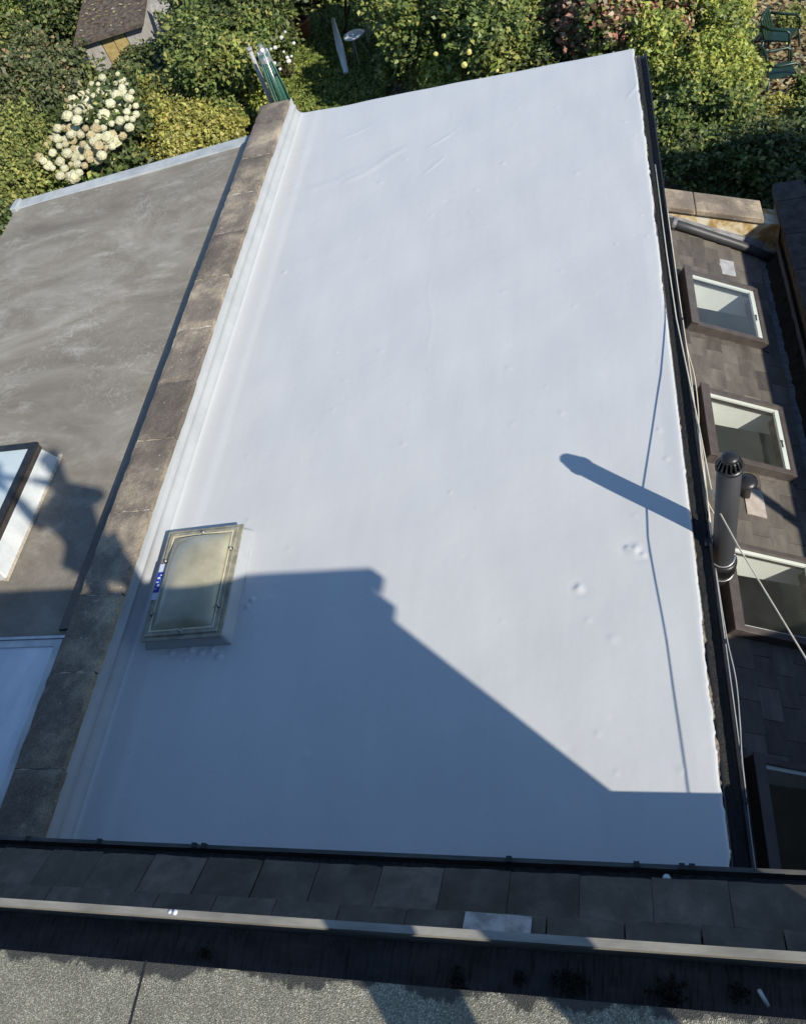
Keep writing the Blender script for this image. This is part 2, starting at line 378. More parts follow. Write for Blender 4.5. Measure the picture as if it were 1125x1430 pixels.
LM = {
 'bright': leafmat('bright_yellow_green_leaves', [(0, (0.148, 0.229, 0.017)), (.4, (0.322, 0.415, 0.029)), (.8, (0.494, 0.500, 0.043)), (.95, (0.500, 0.500, 0.072)), (1, (0.500, 0.373, 0.085))]),
 'mid': leafmat('mid_green_leaves', [(0, (0.062, 0.114, 0.017)), (.5, (0.135, 0.208, 0.029)), (.9, (0.248, 0.312, 0.050)), (1, (0.500, 0.456, 0.085))]),
 'dark': leafmat('dark_green_leaves', [(0, (0.034, 0.062, 0.014)), (.5, (0.074, 0.114, 0.025)), (.9, (0.148, 0.186, 0.043)), (1, (0.345, 0.312, 0.085))], .5, .35),
 'grey': leafmat('grey_green_leaves', [(0, (0.062, 0.083, 0.029)), (.5, (0.124, 0.155, 0.053)), (.9, (0.221, 0.238, 0.085)), (1, (0.395, 0.208, 0.085))]),
 'yellow': leafmat('yellowing_leaves', [(0, (0.174, 0.186, 0.021)), (.4, (0.345, 0.331, 0.035)), (.75, (0.500, 0.478, 0.056)), (.9, (0.500, 0.500, 0.085)), (1, (0.500, 0.331, 0.072))]),
 'red': leafmat('reddish_leaves', [(0, (0.124, 0.104, 0.029)), (.25, (0.248, 0.208, 0.056)), (.4, (0.500, 0.146, 0.085)), (.7, (0.500, 0.270, 0.156)), (1, (0.500, 0.498, 0.254))]),
 'soft': leafmat('soft_moss_green_leaves', [(0, (0.135, 0.176, 0.029)), (.6, (0.248, 0.290, 0.050)), (1, (0.421, 0.395, 0.085))], .7, .2),
 'litter': leafmat('dry_leaves', [(0, (0.248, 0.125, 0.043)), (.5, (0.500, 0.373, 0.141)), (.85, (0.500, 0.500, 0.310)), (1, (0.500, 0.500, 0.113))], .8, .2),
 'grass': leafmat('grass_blades', [(0, (0.087, 0.146, 0.014)), (.6, (0.198, 0.270, 0.029)), (1, (0.395, 0.415, 0.056))], .6, .3),
}
PET = {
 'cream': leafmat('cream_petals', [(0, (.55, .56, .32)), (.7, (.7, .68, .42)), (1, (.5, .4, .2))], .7, .2, .2),
 'fade': leafmat('fading_petals', [(0, (.56, .5, .26)), (.6, (.58, .48, .24)), (1, (.46, .34, .15))], .7, .2, .2),
 'yellow': leafmat('yellow_petals', [(0, (.55, .5, .06)), (1, (.72, .66, .16))], .6, .2, .2),
 'white': leafmat('white_petals', [(0, (.6, .6, .5)), (1, (.75, .74, .66))], .6, .2, .2),
}

# ================================================================== SETTING
GZ = -5.2
def ground():
    n = 60; mb = MB(); vs = []; 
    xs = np.linspace(-1, 1, n); xs = np.sign(xs)*np.abs(xs)**1.6
    for j in range(n):
        for i in range(n):
            x = -6+xs[i]*220; y = 15+xs[j]*220
            h = .05*math.sin(x*.9+y*.4)+.04*math.sin(x*.35-y*.8) if abs(x) < 60 and abs(y) < 60 else 0
            vs.append((x, y, GZ-.05+h))
    mb.add(vs, [(j*n+i, j*n+i+1, (j+1)*n+i+1, (j+1)*n+i) for j in range(n-1) for i in range(n-1)], True)
    mb.obj('garden_soil', M['soil'], kind='structure')
    c = [az(560, 40, GZ), az(380, 20, GZ), az(330, 170, GZ), az(620, 170, GZ)]
    mb = MB(); o = Vector((-7.6, 21.0, 0)); N = 28
    pts = []
    for k in range(N):
        a = 2*math.pi*k/N; r = 1+.08*math.sin(3*a)+.05*math.sin(7*a+1)
        pts.append((o.x+3.0*r*math.cos(a), o.y+4.4*r*math.sin(a)))
    vs = [(x, y, GZ+.10) for x, y in pts]+[(x, y, GZ-.15) for x, y in pts]
    mb.add(vs, [tuple(range(N))]+[(i, i+N, (i+1) % N+N, (i+1) % N) for i in range(N)])
    mb.obj('lawn', M['lawn'], kind='structure')
    # path slabs beside the shed
    mb = MB(); q = [az(94, 112, GZ), az(118, 108, GZ), az(124, 78, GZ), az(104, 70, GZ)]
    q = [(p.x, p.y) for p in q]
    mb.hexa([(x, y, GZ-.1) for x, y in q]+[(x, y, GZ+.08) for x, y in q])
    q = [az(40, 235, GZ), az(75, 230, GZ), az(112, 112, GZ), az(86, 118, GZ)]; q = [(p.x, p.y) for p in q]
    mb.hexa([(x, y, GZ-.1) for x, y in q]+[(x, y, GZ+.06) for x, y in q])
    mb.obj('garden_path', M['paving'], kind='structure')
ground()

# ------------------------------------------------------------------ rear extension with the grey coated roof
XR = .285
ext = empty('rear_extension', (-1.5, 4.5, GZ), 'rear house extension with the large freshly coated pale grey flat roof', 'building')
BL = [(885, 768, .055, .012), (897, 775, .03, .010), (875, 765, .028, .008), (808, 822, .04, .011), (397, 380, .03, .006), (345, 846, .026, .012),
      (268, 908, .036, .020), (240, 912, .028, .014), (231, 917, .024, .012), (281, 912, .03, .016), (297, 906, .026, .014), (305, 917, .03, .016), (259, 922, .022, .011),
      (352, 838, .03, .012), (470, 492, .02, .004), (628, 688, .02, .004), (700, 868, .02, .003), (860, 1080, .02, .003), (602, 300, .025, .004), (930, 700, .03, .004), (885, 720, .02, .003), (860, 340, .018, .004),
      (872, 170, .022, .006), (886, 190, .018, .005), (895, 300, .02, .005), (702, 228, .03, .006), (903, 330, .02, .004), (920, 600, .03, .005), (930, 640, .03, .005), (762, 540, .02, .003), (690, 1010, .02, .002), (345, 637, .02, .004)]
CR = [((490, 250), (560, 210), .06, .008), ((440, 262), (510, 235), .08, .006), ((485, 190), (505, 180), .03, .006), ((608, 200), (622, 190), .02, .008), ((600, 236), (610, 226), .02, .006),
      ((600, 390), (600, 480), .02, .0018), ((880, 130), (886, 118), .02, .006)]
NXM = 270
def membrane():
    prof = [(-3.324, .195), (-3.322, .15), (-3.320, .114), (-3.306, .113), (-3.304, .105), (-3.313, .099), (-3.305, .055), (-3.286, .026), (-3.268, .010), (-3.235, .005), (-3.19, .003), (-3.12, .0025), (-3.06, .002), (-3.045, -.001)]
    xs = np.array([p[0] for p in prof]+list(np.linspace(-3.0, XR-.03, NXM))+[XR-.015, XR-.004, XR, XR])
    zs = np.array([p[1] for p in prof]+[0]*NXM+[0, -.003, -.012, -.035])
    ny = 620; t = np.linspace(0, 1, ny)
    X = np.tile(xs, (ny, 1)); yfar = 8.74-.15*(X+3.35)/3.64
    Y = .86+(yfar-.86)*t[:, None]
    Z = np.tile(zs, (ny, 1)).astype(float)
    rng = np.random.RandomState(3)
    # gentle undulation
    und = sum(a*np.sin(X*fx+Y*fy+ph) for a, fx, fy, ph in [(.003, 2.1, 1.3, 0), (.0024, -3.7, 2.9, 1), (.0016, 7.1, 3.3, 2), (.0012, 4.3, -8.1, .4), (.0010, 13, 5, 3)])
    flat = np.clip((X+3.05)/.2, 0, 1)*np.clip((XR-X)/.1, 0, 1)
    Z += und*flat
    for k in range(70):
        px_, py_ = rng.uniform(-3.0, .2), rng.uniform(1.0, 8.6); rr_ = rng.uniform(.010, .028); d2 = (X-px_)**2+(Y-py_)**2; Z += rng.choice([1, 1, -.5])*rng.uniform(.001, .0035)*np.exp(-d2/rr_**2)
    for u, v, r, h in BL:
        p = az(u, v); d2 = (X-p.x)**2+(Y-p.y)**2; ang = np.arctan2(Y-p.y, X-p.x); rw_ = r*.55*(1+.22*np.sin(ang*3+u)+.12*np.sin(ang*5+v)); Z += h*np.exp(-(d2/rw_**2)**1.3)
        if h > .009: Z -= h*.12*np.exp(-((np.sqrt(d2)-r*1.2)/(r*.4))**2)
    for a, b, r, h in CR:
        a = az(*a); b = az(*b); dx, dy = b.x-a.x, b.y-a.y; L = math.hypot(dx, dy)
        s = ((X-a.x)*dx+(Y-a.y)*dy)/L; q = ((X-a.x)*-dy+(Y-a.y)*dx)/L+.02*np.sin(s*9)
        Z += .55*h*np.exp(-(q/(r*.7))**2)*np.exp(-(np.clip(-s, 0, 9)/.08)**2-(np.clip(s-L, 0, 9)/.08)**2)
    # wobble of the painted right edge and of the upstand lines
    jag = np.cumsum(rng.randn(ny))*.0018; jag -= np.linspace(jag[0], jag[-1], ny); jag = np.clip(jag, -.010, .012)+rng.randn(ny)*.0007+.006*(rng.rand(ny) > .985)
    X[:, -5:] += (jag[:, None])*np.array([.3, .7, 1, 1, 1]); Z[:, -2:] += rng.randn(ny, 1)*.004
    w1 = np.interp(np.arange(ny), np.arange(0, ny, 40), rng.randn(len(np.arange(0, ny, 40))))*.0011
    Z[:, 2:6] += w1[:, None]*2; X[:, 6:12] += w1[:, None]*1.4
    # turned down far edge
    yf = Y[-1:]+.012; X = np.vstack([X, X[-1:], X[-1:]]); Y = np.vstack([Y, yf, yf]); Z = np.vstack([Z, Z[-1:]-.012, np.minimum(Z[-1:], 0)-.07])
    n0, n1 = X.shape
    me = bpy.data.meshes.new('roof_covering')
    V = np.stack([X, Y, Z], -1).reshape(-1, 3)-np.array(ext.location)
    F = [(j*n1+i, j*n1+i+1, (j+1)*n1+i+1, (j+1)*n1+i) for j in range(n0-1) for i in range(n1-1)]
    me.from_pydata(V.tolist(), [], F); me.polygons.foreach_set('use_smooth', [True]*len(F)); me.materials.append(M['coat']); me.materials.append(M['coat_dimmed'])
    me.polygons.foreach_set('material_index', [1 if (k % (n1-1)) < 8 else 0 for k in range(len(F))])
    o = bpy.data.objects.new('roof_covering', me); COL.objects.link(o); o.parent = ext
    o['label'] = 'pale grey liquid roof coating with blisters and creases'
membrane()
mb = MB(); mb.box(-3.3, .255, .9, 8.52, GZ, -.075); mb.obj('wall', M['brick'], ext)
mb = MB(); mb.box(-3.3, .262, .9, 8.54, -.07, -.02); mb.obj('roof_deck', M['bark'], ext)
# rough mortar bead under the painted edge
def ragged(name, x0, x1, y0, y1, z, m, par, amp=.006, dy=.03, label=None):
    mb = MB(); n = int((y1-y0)/dy); rng = random.Random(5); rows = []
    J = 0
    for k in range(n+1):
        J = max(-1, min(1, J*.93+rng.gauss(0, .35))); y = y0+(y1-y0)*k/n; j = J*amp+rng.uniform(-amp, amp)*.25; rows.append([(x0, y, z+rng.uniform(-.003, .003)), (x1+j, y, z+rng.uniform(-.004, .002)), (x1+j, y, z-.06)])
    vs = [p for r in rows for p in r]
    mb.add(vs, [(k*3+i, k*3+i+1, (k+1)*3+i+1, (k+1)*3+i) for k in range(n) for i in range(2)], True)
    return mb.obj(name, m, par, label)
ragged('edge_mortar', .25, .294, .95, 4.4, -.022, M['mortar'], ext, .010, .014)
ragged('edge_board', .25, .294, 4.4, 8.5, -.03, M['velux'], ext, .002)

# coping / party wall between the roofs
pw = empty('party_wall', (-3.47, 4.8, GZ), 'low party wall between both flat roofs capped with lichened coping stones', 'wall')
mb = MB(); mb.box(-3.60, -3.33, .87, 8.50, GZ, .195); mb.obj('wall_face', M['brick'], pw)
ys = [.865, 1.31, 1.92, 2.48, 3.16, 3.83, 4.43, 5.05, 5.71, 6.34, 6.96, 7.59, 8.21, 8.60]
rng = random.Random(2)
for k in range(len(ys)-1):
    y0, y1 = ys[k]+.004, ys[k+1]-.004
    jx = rng.uniform(-.006, .006); dz = rng.uniform(-.005, .005); tl = rng.uniform(-.004, .004)
    mb = MB(); nx, nyy = 8, max(2, int((y1-y0)/.05)); vs = []
    # slightly chipped slab: top grid with skirt
    r2 = random.Random(k)
    for j in range(nyy+1):
        for i in range(nx+1):
            x = -3.635+.328*i/nx; y = y0+(y1-y0)*j/nyy
            ed = i in (0, nx) or j in (0, nyy)
            z = .25+dz+tl*(i/nx-.5)+r2.uniform(-.0015, .0015)-(.006 if ed else 0)
            if ed and r2.random() < .18: z -= r2.uniform(.002, .008)
            vs.append((x+jx+(r2.uniform(-.003, .003) if ed else 0), y+(r2.uniform(-.003, .003) if ed else 0), z))
    fs = [(j*(nx+1)+i, j*(nx+1)+i+1, (j+1)*(nx+1)+i+1, (j+1)*(nx+1)+i) for j in range(nyy) for i in range(nx)]
    loop = [i for i in range(nx+1)]+[j*(nx+1)+nx for j in range(1, nyy+1)]+[nyy*(nx+1)+i for i in range(nx-1, -1, -1)]+[j*(nx+1) for j in range(nyy-1, 0, -1)]
    b0 = len(vs); vs += [(vs[q][0], vs[q][1], .200) for q in loop]; L = len(loop)
    fs += [(b0+q, b0+(q+1) % L, loop[(q+1) % L], loop[q]) for q in range(L)]
    mb.add(vs, fs); mb.obj('coping_stone', M['coping'], pw)
    if k:
        mb = MB(); n = 9; vs = []
        for i in range(n+1):
            x = -3.63+.318*i/n; a = r2.uniform(.001, .007)
            vs += [(x, ys[k]-.006-a, .236+r2.uniform(-.004, .009)), (x, ys[k]+.006+a, .236+r2.uniform(-.004, .009))]
        mb.add(vs, [(2*i, 2*i+2, 2*i+3, 2*i+1) for i in range(n)], True); mb.obj('mortar_joint', M['mortar_pale'], pw)
mb = MB(); mb.box(-3.95, -3.645, .80, .95, .0, .20); mb.obj('kneeler_stone', M['mossstone'], pw, 'mossy green stone at the foot of the coping', bevel=.02)

# neighbour's flat roof
nb = empty('neighbour_extension', (-5.2, 4.5, GZ), 'neighbouring extension with weathered mottled grey flat roof left of the coping', 'building')
NZ = .10
mb = MB(); n = 40; vs = []
for j in range(n+1):
    for i in range(n+1):
        x = -6.58+2.95*i/n; yf = 7.88+.34*(x+6.58)/2.7; y = .84+(yf-.84)*j/n
        vs.append((x, y, NZ+.006*math.sin(x*3+y*1.7)+.004*math.sin(y*5-x*2)))
mb.add(vs, [(j*(n+1)+i, j*(n+1)+i+1, (j+1)*(n+1)+i+1, (j+1)*(n+1)+i) for j in range(n) for i in range(n)], True)
mb.obj('roof_covering', M['felt_old'], nb, 'weathered grey felt with pale scribbled scratches')
mb = MB(); mb.hexa([(-6.5, .95, GZ), (-3.64, .95, GZ), (-3.64, 8.1, GZ), (-6.5, 7.78, GZ), (-6.5, .95, NZ-.03), (-3.64, .95, NZ-.03), (-3.64, 8.1, NZ-.03), (-6.5, 7.78, NZ-.03)]); mb.obj('wall', M['brick'], nb)
def yfar(x): return 7.88+.34*(x+6.58)/2.7
mb = MB(); A = -6.60; B = -3.66
mb.hexa([(A, yfar(A)-.12, NZ-.02), (B, yfar(B)-.12, NZ-.02), (B, yfar(B)+.02, NZ-.12), (A, yfar(A)+.02, NZ-.12), (A, yfar(A)-.12, NZ+.012), (B, yfar(B)-.12, NZ+.012), (B, yfar(B)+.02, NZ+.032), (A, yfar(A)+.02, NZ+.032)])
mb.obj('edge_trim', M['trim'], nb, 'pale metal edge trim along the far end', bevel=.008)
mb = MB(); mb.box(A-.02, A+.06, yfar(A)-.16, yfar(A)+.035, NZ-.14, NZ+.05); mb.obj('trim_corner', M['trim'], nb, bevel=.01)
mb = MB(); mb.hexa([(-3.822, 2.30, NZ-.01), (-3.62, 2.30, NZ-.01), (-3.62, 8.15, NZ-.01), (-3.822, 8.15, NZ-.01), (-3.818, 2.30, NZ+.013), (-3.62, 2.30, NZ+.05), (-3.62, 8.15, NZ+.05), (-3.818, 8.15, NZ+.013)]); mb.obj('shadow_strip', M['black'], nb, 'black strip painting the cast shadow along the foot of the coping')  # black strip added to deepen the coping's cast shadow on this roof
# neighbour roof windows on kerbs
def kerb_window(name, x0, x1, y0, y1, ztop, label, pane, framem, kerbm, fw=.06, bar=False):
    e = empty(name, ((x0+x1)/2, (y0+y1)/2, NZ), label, 'skylight')
    k = .05; mb = MB()
    mb.hexa([(x0-k, y0-k, NZ-.01), (x1+k, y0-k, NZ-.01), (x1+k, y1+k, NZ-.01), (x0-k, y1+k, NZ-.01), (x0-.01, y0-.01, ztop-.06), (x1+.01, y0-.01, ztop-.06), (x1+.01, y1+.01, ztop-.06), (x0-.01, y1+.01, ztop-.06)])
    mb.obj('kerb', kerbm, e, bevel=.012)
    mb = MB(); mb.box(x0-.015, x1+.015, y0-.015, y1+.015, ztop-.06, ztop-.012); mb.obj('frame_base', M['velux_dk'], e)
    f = None
    mb = MB()
    mb.box(x0-.02, x0+fw, y0-.02, y1+.02, ztop-.012, ztop+.014); mb.box(x1-fw, x1+.02, y0-.02, y1+.02, ztop-.012, ztop+.014)
    mb.box(x0+fw, x1-fw, y0-.02, y0+fw, ztop-.012, ztop+.013); mb.box(x0+fw, x1-fw, y1-fw, y1+.02, ztop-.012, ztop+.013)
    mb.obj('frame', framem, e, bevel=.004)
    mb = MB(); mb.box(x0+fw-.003, x1-fw+.003, y0+fw-.003, y1-fw+.003, ztop-.01, ztop+.004); mb.obj('pane', pane, e)
    if bar:
        mb = MB(); mb.box(x0-.02, x1+.04, y1+.021, y1+.04, ztop-.03, ztop+.022); mb.obj('top_bar', M['alu'], e)
    return e
kerb_window('roof_window', -5.5, -4.48, 2.78, 3.82, .34, 'dark framed skylight with pale glass and white kerb on the neighbouring grey roof', M['blindglass'], M['black'], M['whitem'], .042)
kerb_window('roof_window', -4.27, -3.72, .98, 2.18, .16, 'shaded skylight under bluish plastic film hard against the coping stones', M['film'], M['whitem'], M['felt_old'], .035, True)
mb = MB(); mb.box(-4.455, -4.425, 2.72, 3.9, NZ, NZ+.02); 
mb.obj('sealant_line', M['mortar_pale'], nb)

# ------------------------------------------------------------------ acrylic dome rooflight
def dome():
    c = Vector((-2.885, 2.63, 0)); rot = Matrix.Rotation(R_(2.6), 3, 'Z'); W, L = .575, .86
    T = lambda q: c+rot@Vector(q)
    e = empty('dome_skylight', c, 'rectangular milky acrylic dome skylight with yellowed sealant and cap bolts', 'skylight')
    mb = MB(); a, b = W/2, L/2
    mb.hexa([T(q) for q in ((-a-.03, -b-.012, -.01), (a+.035, -b-.012, -.01), (a+.035, b+.03, -.01), (-a-.03, b+.03, -.01), (-a+.02, -b+.02, .10), (a-.01, -b+.02, .10), (a-.01, b-.02, .10), (-a+.02, b-.02, .10))])
    mb.obj('kerb', M['coat_dimmed'], e, bevel=.02)
    mb = MB(); mb.box(-a, a, -b, b, .10, .112, T); mb.obj('lower_flange', M['rim'], e, bevel=.003)
    # rim raised step
    def ring(z0, z1, o, i):
        mb = MB()
        mb.box(-o[0], -i[0], -o[1], o[1], z0, z1, T); mb.box(i[0], o[0], -o[1], o[1], z0, z1, T)
        mb.box(-i[0], i[0], -o[1], -i[1], z0, z1-.0004, T); mb.box(-i[0], i[0], i[1], o[1], z0, z1-.0004, T); return mb
    ring(.112, .127, (a-.028, b-.028), (a-.09, b-.09)).obj('rim', M['rim'], e, bevel=.004)
    ring(.127, .1305, (a-.055, b-.055), (a-.066, b-.066)).obj('sealant_bead', M['seal'], e, bevel=.0015)
    n = 34; vs = []; A, B = a-.072, b-.072
    for j in range(n+1):
        for i in range(n+1):
            u, v = -1+2*i/n, -1+2*j/n
            h = .105*((1-abs(u)**2.2)*(1-abs(v)**2.4))**.55
            vs.append(T((u*A, v*B, .126+h)))
    mb = MB(); mb.add(vs, [(j*(n+1)+i, j*(n+1)+i+1, (j+1)*(n+1)+i+1, (j+1)*(n+1)+i) for j in range(n) for i in range(n)], True); mb.obj('dome', M['dome'], e)
    for x, y in ((0, b-.05), (0, -b+.05), (-a+.05, .17), (-a+.05, -.24), (a-.05, .22), (a-.05, -.22)):
        mb = MB(); q = T((x, y, .127)); mb.lathe([(0.0001, .018), (.006, .017), (.011, .012), (.0125, .004), (.0125, 0), (.018, 0), (.018, -.002)], q, 12); mb.obj('bolt', M['bolt'], e)
    # printed tape label on the left rim
    def strip(name, y0, y1, z, m, x0=-a+.012, x1=-a+.058, lab=None):
        mb = MB(); mb.box(x0, x1, y0, y1, z-.0015, z, T); return mb.obj(name, m, e, lab)
    strip('label', -.13, .15, .1290, M['stick'], lab='white tape label with a blue printed block')
    strip('label_print', -.075, .085, .1302, M['blue'])
    for y0, y1, xa, xb in ((.03, .045, .02, .04), (.0, .01, .018, .035), (-.03, -.012, .03, .05), (-.05, -.042, .016, .03), (.055, .064, .034, .05), (-.01, .03, .047, .051)):
        strip('label_mark', y0, y1, .1312, M['stick'], -a+xa, -a+xb)
dome()

# ------------------------------------------------------------------ right gutter of the coated roof
gut = empty('side_gutter', (.34, 4.8, -.12), 'long black gutter along the right edge of the coated roof', 'gutter')
def halfpipe(x, z, r, th=.004, n=9, flare=.008):
    o = [(x-r*math.cos(math.pi*k/n), z-r*math.sin(math.pi*k/n)) for k in range(n+1)]
    i = [(x-(r-th)*math.cos(math.pi*k/n), z-(r-th)*math.sin(math.pi*k/n)) for k in range(n+1)]
    return o+[(x+r+flare, z), (x+r+flare, z+.006), (x+r-th, z+.006)]+i[::-1]
GX, GZ2, GR = .345, -.035, .042
mb = MB(); mb.sweep(halfpipe(GX, GZ2, GR), [((0, y, 0), (1, 0, 0), (0, 0, 1)) for y in (8.55, .93)], True, False); mb.obj('trough', M['black'], gut)
mb = MB(); rng = random.Random(9); n = 240; vs = []
for k in range(n+1):
    y = 8.5-(8.5-.95)*k/n
    for i in range(6):
        x = GX-.034+.068*i/5; vs.append((x+rng.uniform(-.003, .003), y, GZ2-.036+rng.uniform(0, .005)+.02*abs(i/5-.5)))
mb.add(vs, [(k*6+i, k*6+i+1, (k+1)*6+i+1, (k+1)*6+i) for k in range(n) for i in range(5)]); mb.obj('debris', M['blackdirt'], gut)
for y in np.arange(1.3, 8.5, .85):
    mb = MB(); mb.box(GX+GR-.002, GX+GR+.016, y-.012, y+.012, GZ2-.03, GZ2+.012); mb.obj('bracket', M['black'], gut)
mb = MB(); mb.box(.262, .30, .93, 8.55, -.20, -.075); mb.obj('fascia', M['velux_dk'], gut)

# ------------------------------------------------------------------ lean-to roof with four roof windows
TH = math.atan(.554); CU = Vector((math.cos(TH), 0, -math.sin(TH))); CN = Vector((math.sin(TH), 0, math.cos(TH))); O0 = Vector((.6, 0, -2.0))
def LT(q): return O0+CU*q[0]+Vector((0, q[1], 0))+CN*q[2]
lean = empty('lean_to', (.9, 4.8, GZ), 'lower slated lean-to roof with brown framed roof windows beside the flat roof', 'building')
U0, U1 = -.34, 1.04
YW = [(6.66, 7.53), (4.93, 5.79), (3.18, 4.03), (1.33, 2.19)]
WU0, WU1 = .0, .88
def rects():   # deck strips round the windows
    out = [(U0, WU0+.02, .3, 8.45), (WU1-.02, U1, .3, 8.45)]
    e = sorted([.3, 8.45]+[v for a in YW for v in (a[0]+.02, a[1]-.02)])
    out += [(WU0+.02, WU1-.02, e[k], e[k+1]) for k in range(0, len(e), 2)]
    return out
mb = MB()
for a, b, c, d in rects(): mb.box(a, b, c, d, -.12, -.012, LT)
mb.obj('roof_deck', M['bark'], lean)
def slab(mb, head0, head1, tail0, tail1, nrm, t, rr, amp=.0025, seg=5, flip=False):
    """thin plate with a slightly broken tail edge; corners given on its top face"""
    top = [head0, head1]; dn = (tail1-head1).normalized()
    for k in range(seg+1):
        p = tail1.lerp(tail0, k/seg); a = rr.uniform(-amp, amp)
        if k in (0, seg) and rr.random() < .35: a -= rr.uniform(.003, .012)
        top.append(p+dn*a+nrm*rr.uniform(-.0008, .0008))
    n = len(top); bot = [p-nrm*t for p in top]
    f = [tuple(range(n)), tuple(range(2*n-1, n-1, -1))]+[((i+1) % n, i, i+n, (i+1) % n+n) for i in range(n)]
    if flip: f = [tuple(reversed(q)) for q in f]
    mb.add(top+bot, f)
unit = None
def slate_at(u0, u1, y0, y1, m, seed, lab=None, lift=0):
    rr = random.Random(seed); t = .007; du = .012
    g = rr.uniform(-.002, .002); w0 = .002+.012*0
    tail = .015+rr.uniform(0, .004)+lift; head = .003
    j = rr.uniform(-.004, .004)
    mb = MB()
    slab(mb, LT((u0, y1, head)), LT((u0, y0, head)), LT((u1+j, y1, tail)), LT((u1+j+g, y0, tail+rr.uniform(-.002, .002))), CN, t, rr)
    return mb.obj('slate', m, lean, lab)
gauge = .172; SWD = .262; seed = 0
rows = int((U1-U0)/gauge)+1
PALE = [az(0, 0)]
pa = at(1004, 368, O0, CN); pb = at(1022, 380, O0, CN); pc = at(1040, 706, O0, CN)
for r in range(rows):
    u0 = U0+r*gauge; u1 = min(u0+gauge+.02, U1+.03); off = SWD/2*(r % 2)
    y = .3-off
    while y < 8.42:
        a, b = max(y, .3)+.0022, min(y+SWD, 8.43)-.0022; y += SWD
        if b-a < .03: continue
        seed += 1
        segs = [(a, b)]
        if u1 > WU0+.01 and u0 < WU1-.03:
            for w0, w1 in YW:
                ns = []
                for s0, s1 in segs:
                    if s1 <= w0 or s0 >= w1: ns.append((s0, s1)); continue
                    if s0 < w0: ns.append((s0, w0))
                    if s1 > w1: ns.append((w1, s1))
                segs = ns
        for s0, s1 in segs:
            if s1-s0 < .03: continue
            uu1 = u1
            # courses that only lap a window's head or foot are cut to it
            mm = M['slate_brown']; lab = None
            um, ym = (u0+u1)/2, (s0+s1)/2
            P = LT((um, ym, 0))
            if (P-pa).length < .09: mm, lab = M['slate_pale'], 'bluish grey repair slate above the far roof window'
            elif (P-pb).length < .1: mm, lab = M['slate_pale'], 'pale repair slate at the shadow edge'
            slate_at(u0, uu1, s0, s1, mm, seed, lab)
# head and foot flashings, lining, panes of the roof windows
LAB = ['farthest roof window, next to the pale repair slates', 'roof window right behind the grey flue pipe', 'roof window in front of the flue pipe with a dark room under it', 'nearest roof window, wholly in shade by the lower gutter']
for (w0, w1), lab in zip(YW, LAB):
    H = .125; W_ = empty('window', LT((WU0, w0, 0)), None, None); W_.parent = lean; W_.location = LT((WU0, w0, 0))-Vector(lean.location)
    W_['label'] = lab
    def prt(name, m, boxes, bev=.004):
        mb = MB()
        for q in boxes: mb.box(*q, LT)
        return mb.obj(name, m, W_, bevel=bev)
    f = .048; fb = .058
    prt('frame', M['velux'], [(WU0, WU0+f+.02, w0, w1, -.01, H), (WU1-f, WU1, w0, w1, -.01, H-.02), (WU0+f+.02, WU1-f, w0, w0+fb, -.01, H-.012), (WU0+f+.02, WU1-f, w1-f, w1, -.01, H-.012)])
    prt('hood', M['velux'], [(WU0-.012, WU0+.075, w0-.012, w1+.012, H+.0005, H+.016)], .003)
    prt('side_cladding', M['velux_dk'], [(WU0-.006, WU0+.0, w0+.002, w1-.002, -.008, H-.001)], .001)
    prt('flashing', M['velux'], [(WU1+.001, WU1+.06, w0-.02, w1+.02, .008, .024)], .002)
    prt('flashing', M['velux'], [(WU0-.07, WU0-.007, w0-.02, w1+.02, .006, .012)], .002)
    i0, i1, j0, j1 = WU0+f+.02, WU1-f, w0+fb, w1-f
    # white inner sash visible inside the glass
    s = .03
    prt('sash', M['white'], [(i1-.05, i1-.001, j0+.001, j1-.001, .06, .09), (i0+.001, i0+.025, j0+.001, j1-.001, .06, .09), (i0+.025, i1-.05, j1-s, j1-.001, .06, .0895), (i0+.025, i1-.05, j0+.001, j0+.02, .06, .0895)], .004)
    prt('handle', M['black'], [(i1-.044, i1-.03, (j0+j1)/2-.1, (j0+j1)/2-.02, .0902, .097), (i1-.048, i1-.026, (j0+j1)/2-.03, (j0+j1)/2-.015, .0905, .098)], .002)
    prt('pane', M['glass'], [(i0+.0005, i1-.0005, j0+.0005, j1-.0005, .100, .104)], 0)
    # plaster reveal: four boards down into the room
    D = .36; sp = .16
    def board(u0, u1, y0, y1, dx0, dx1, dy0=0, dy1=0):
        mb = MB(); tp = [LT((u0, y0, -.0115)), LT((u1, y0, -.0115)), LT((u1, y1, -.0115)), LT((u0, y1, -.0115))]
        lo = [p+Vector((dx, dy, -D)) for p, dx, dy in zip(tp, (dx0, dx1, dx1, dx0), (dy0, dy0, dy1, dy1))]
        mb.hexa(lo+tp); mb.obj('reveal', M['white'], W_)
    board(WU1-.03, WU1, w0, w1, sp, sp); board(WU0, WU0+.03, w0, w1, 0, 0)
    board(WU0+.03, WU1-.03, w1-.03, w1, 0, sp); board(WU0+.03, WU1-.03, w0, w0+.03, 0, sp)
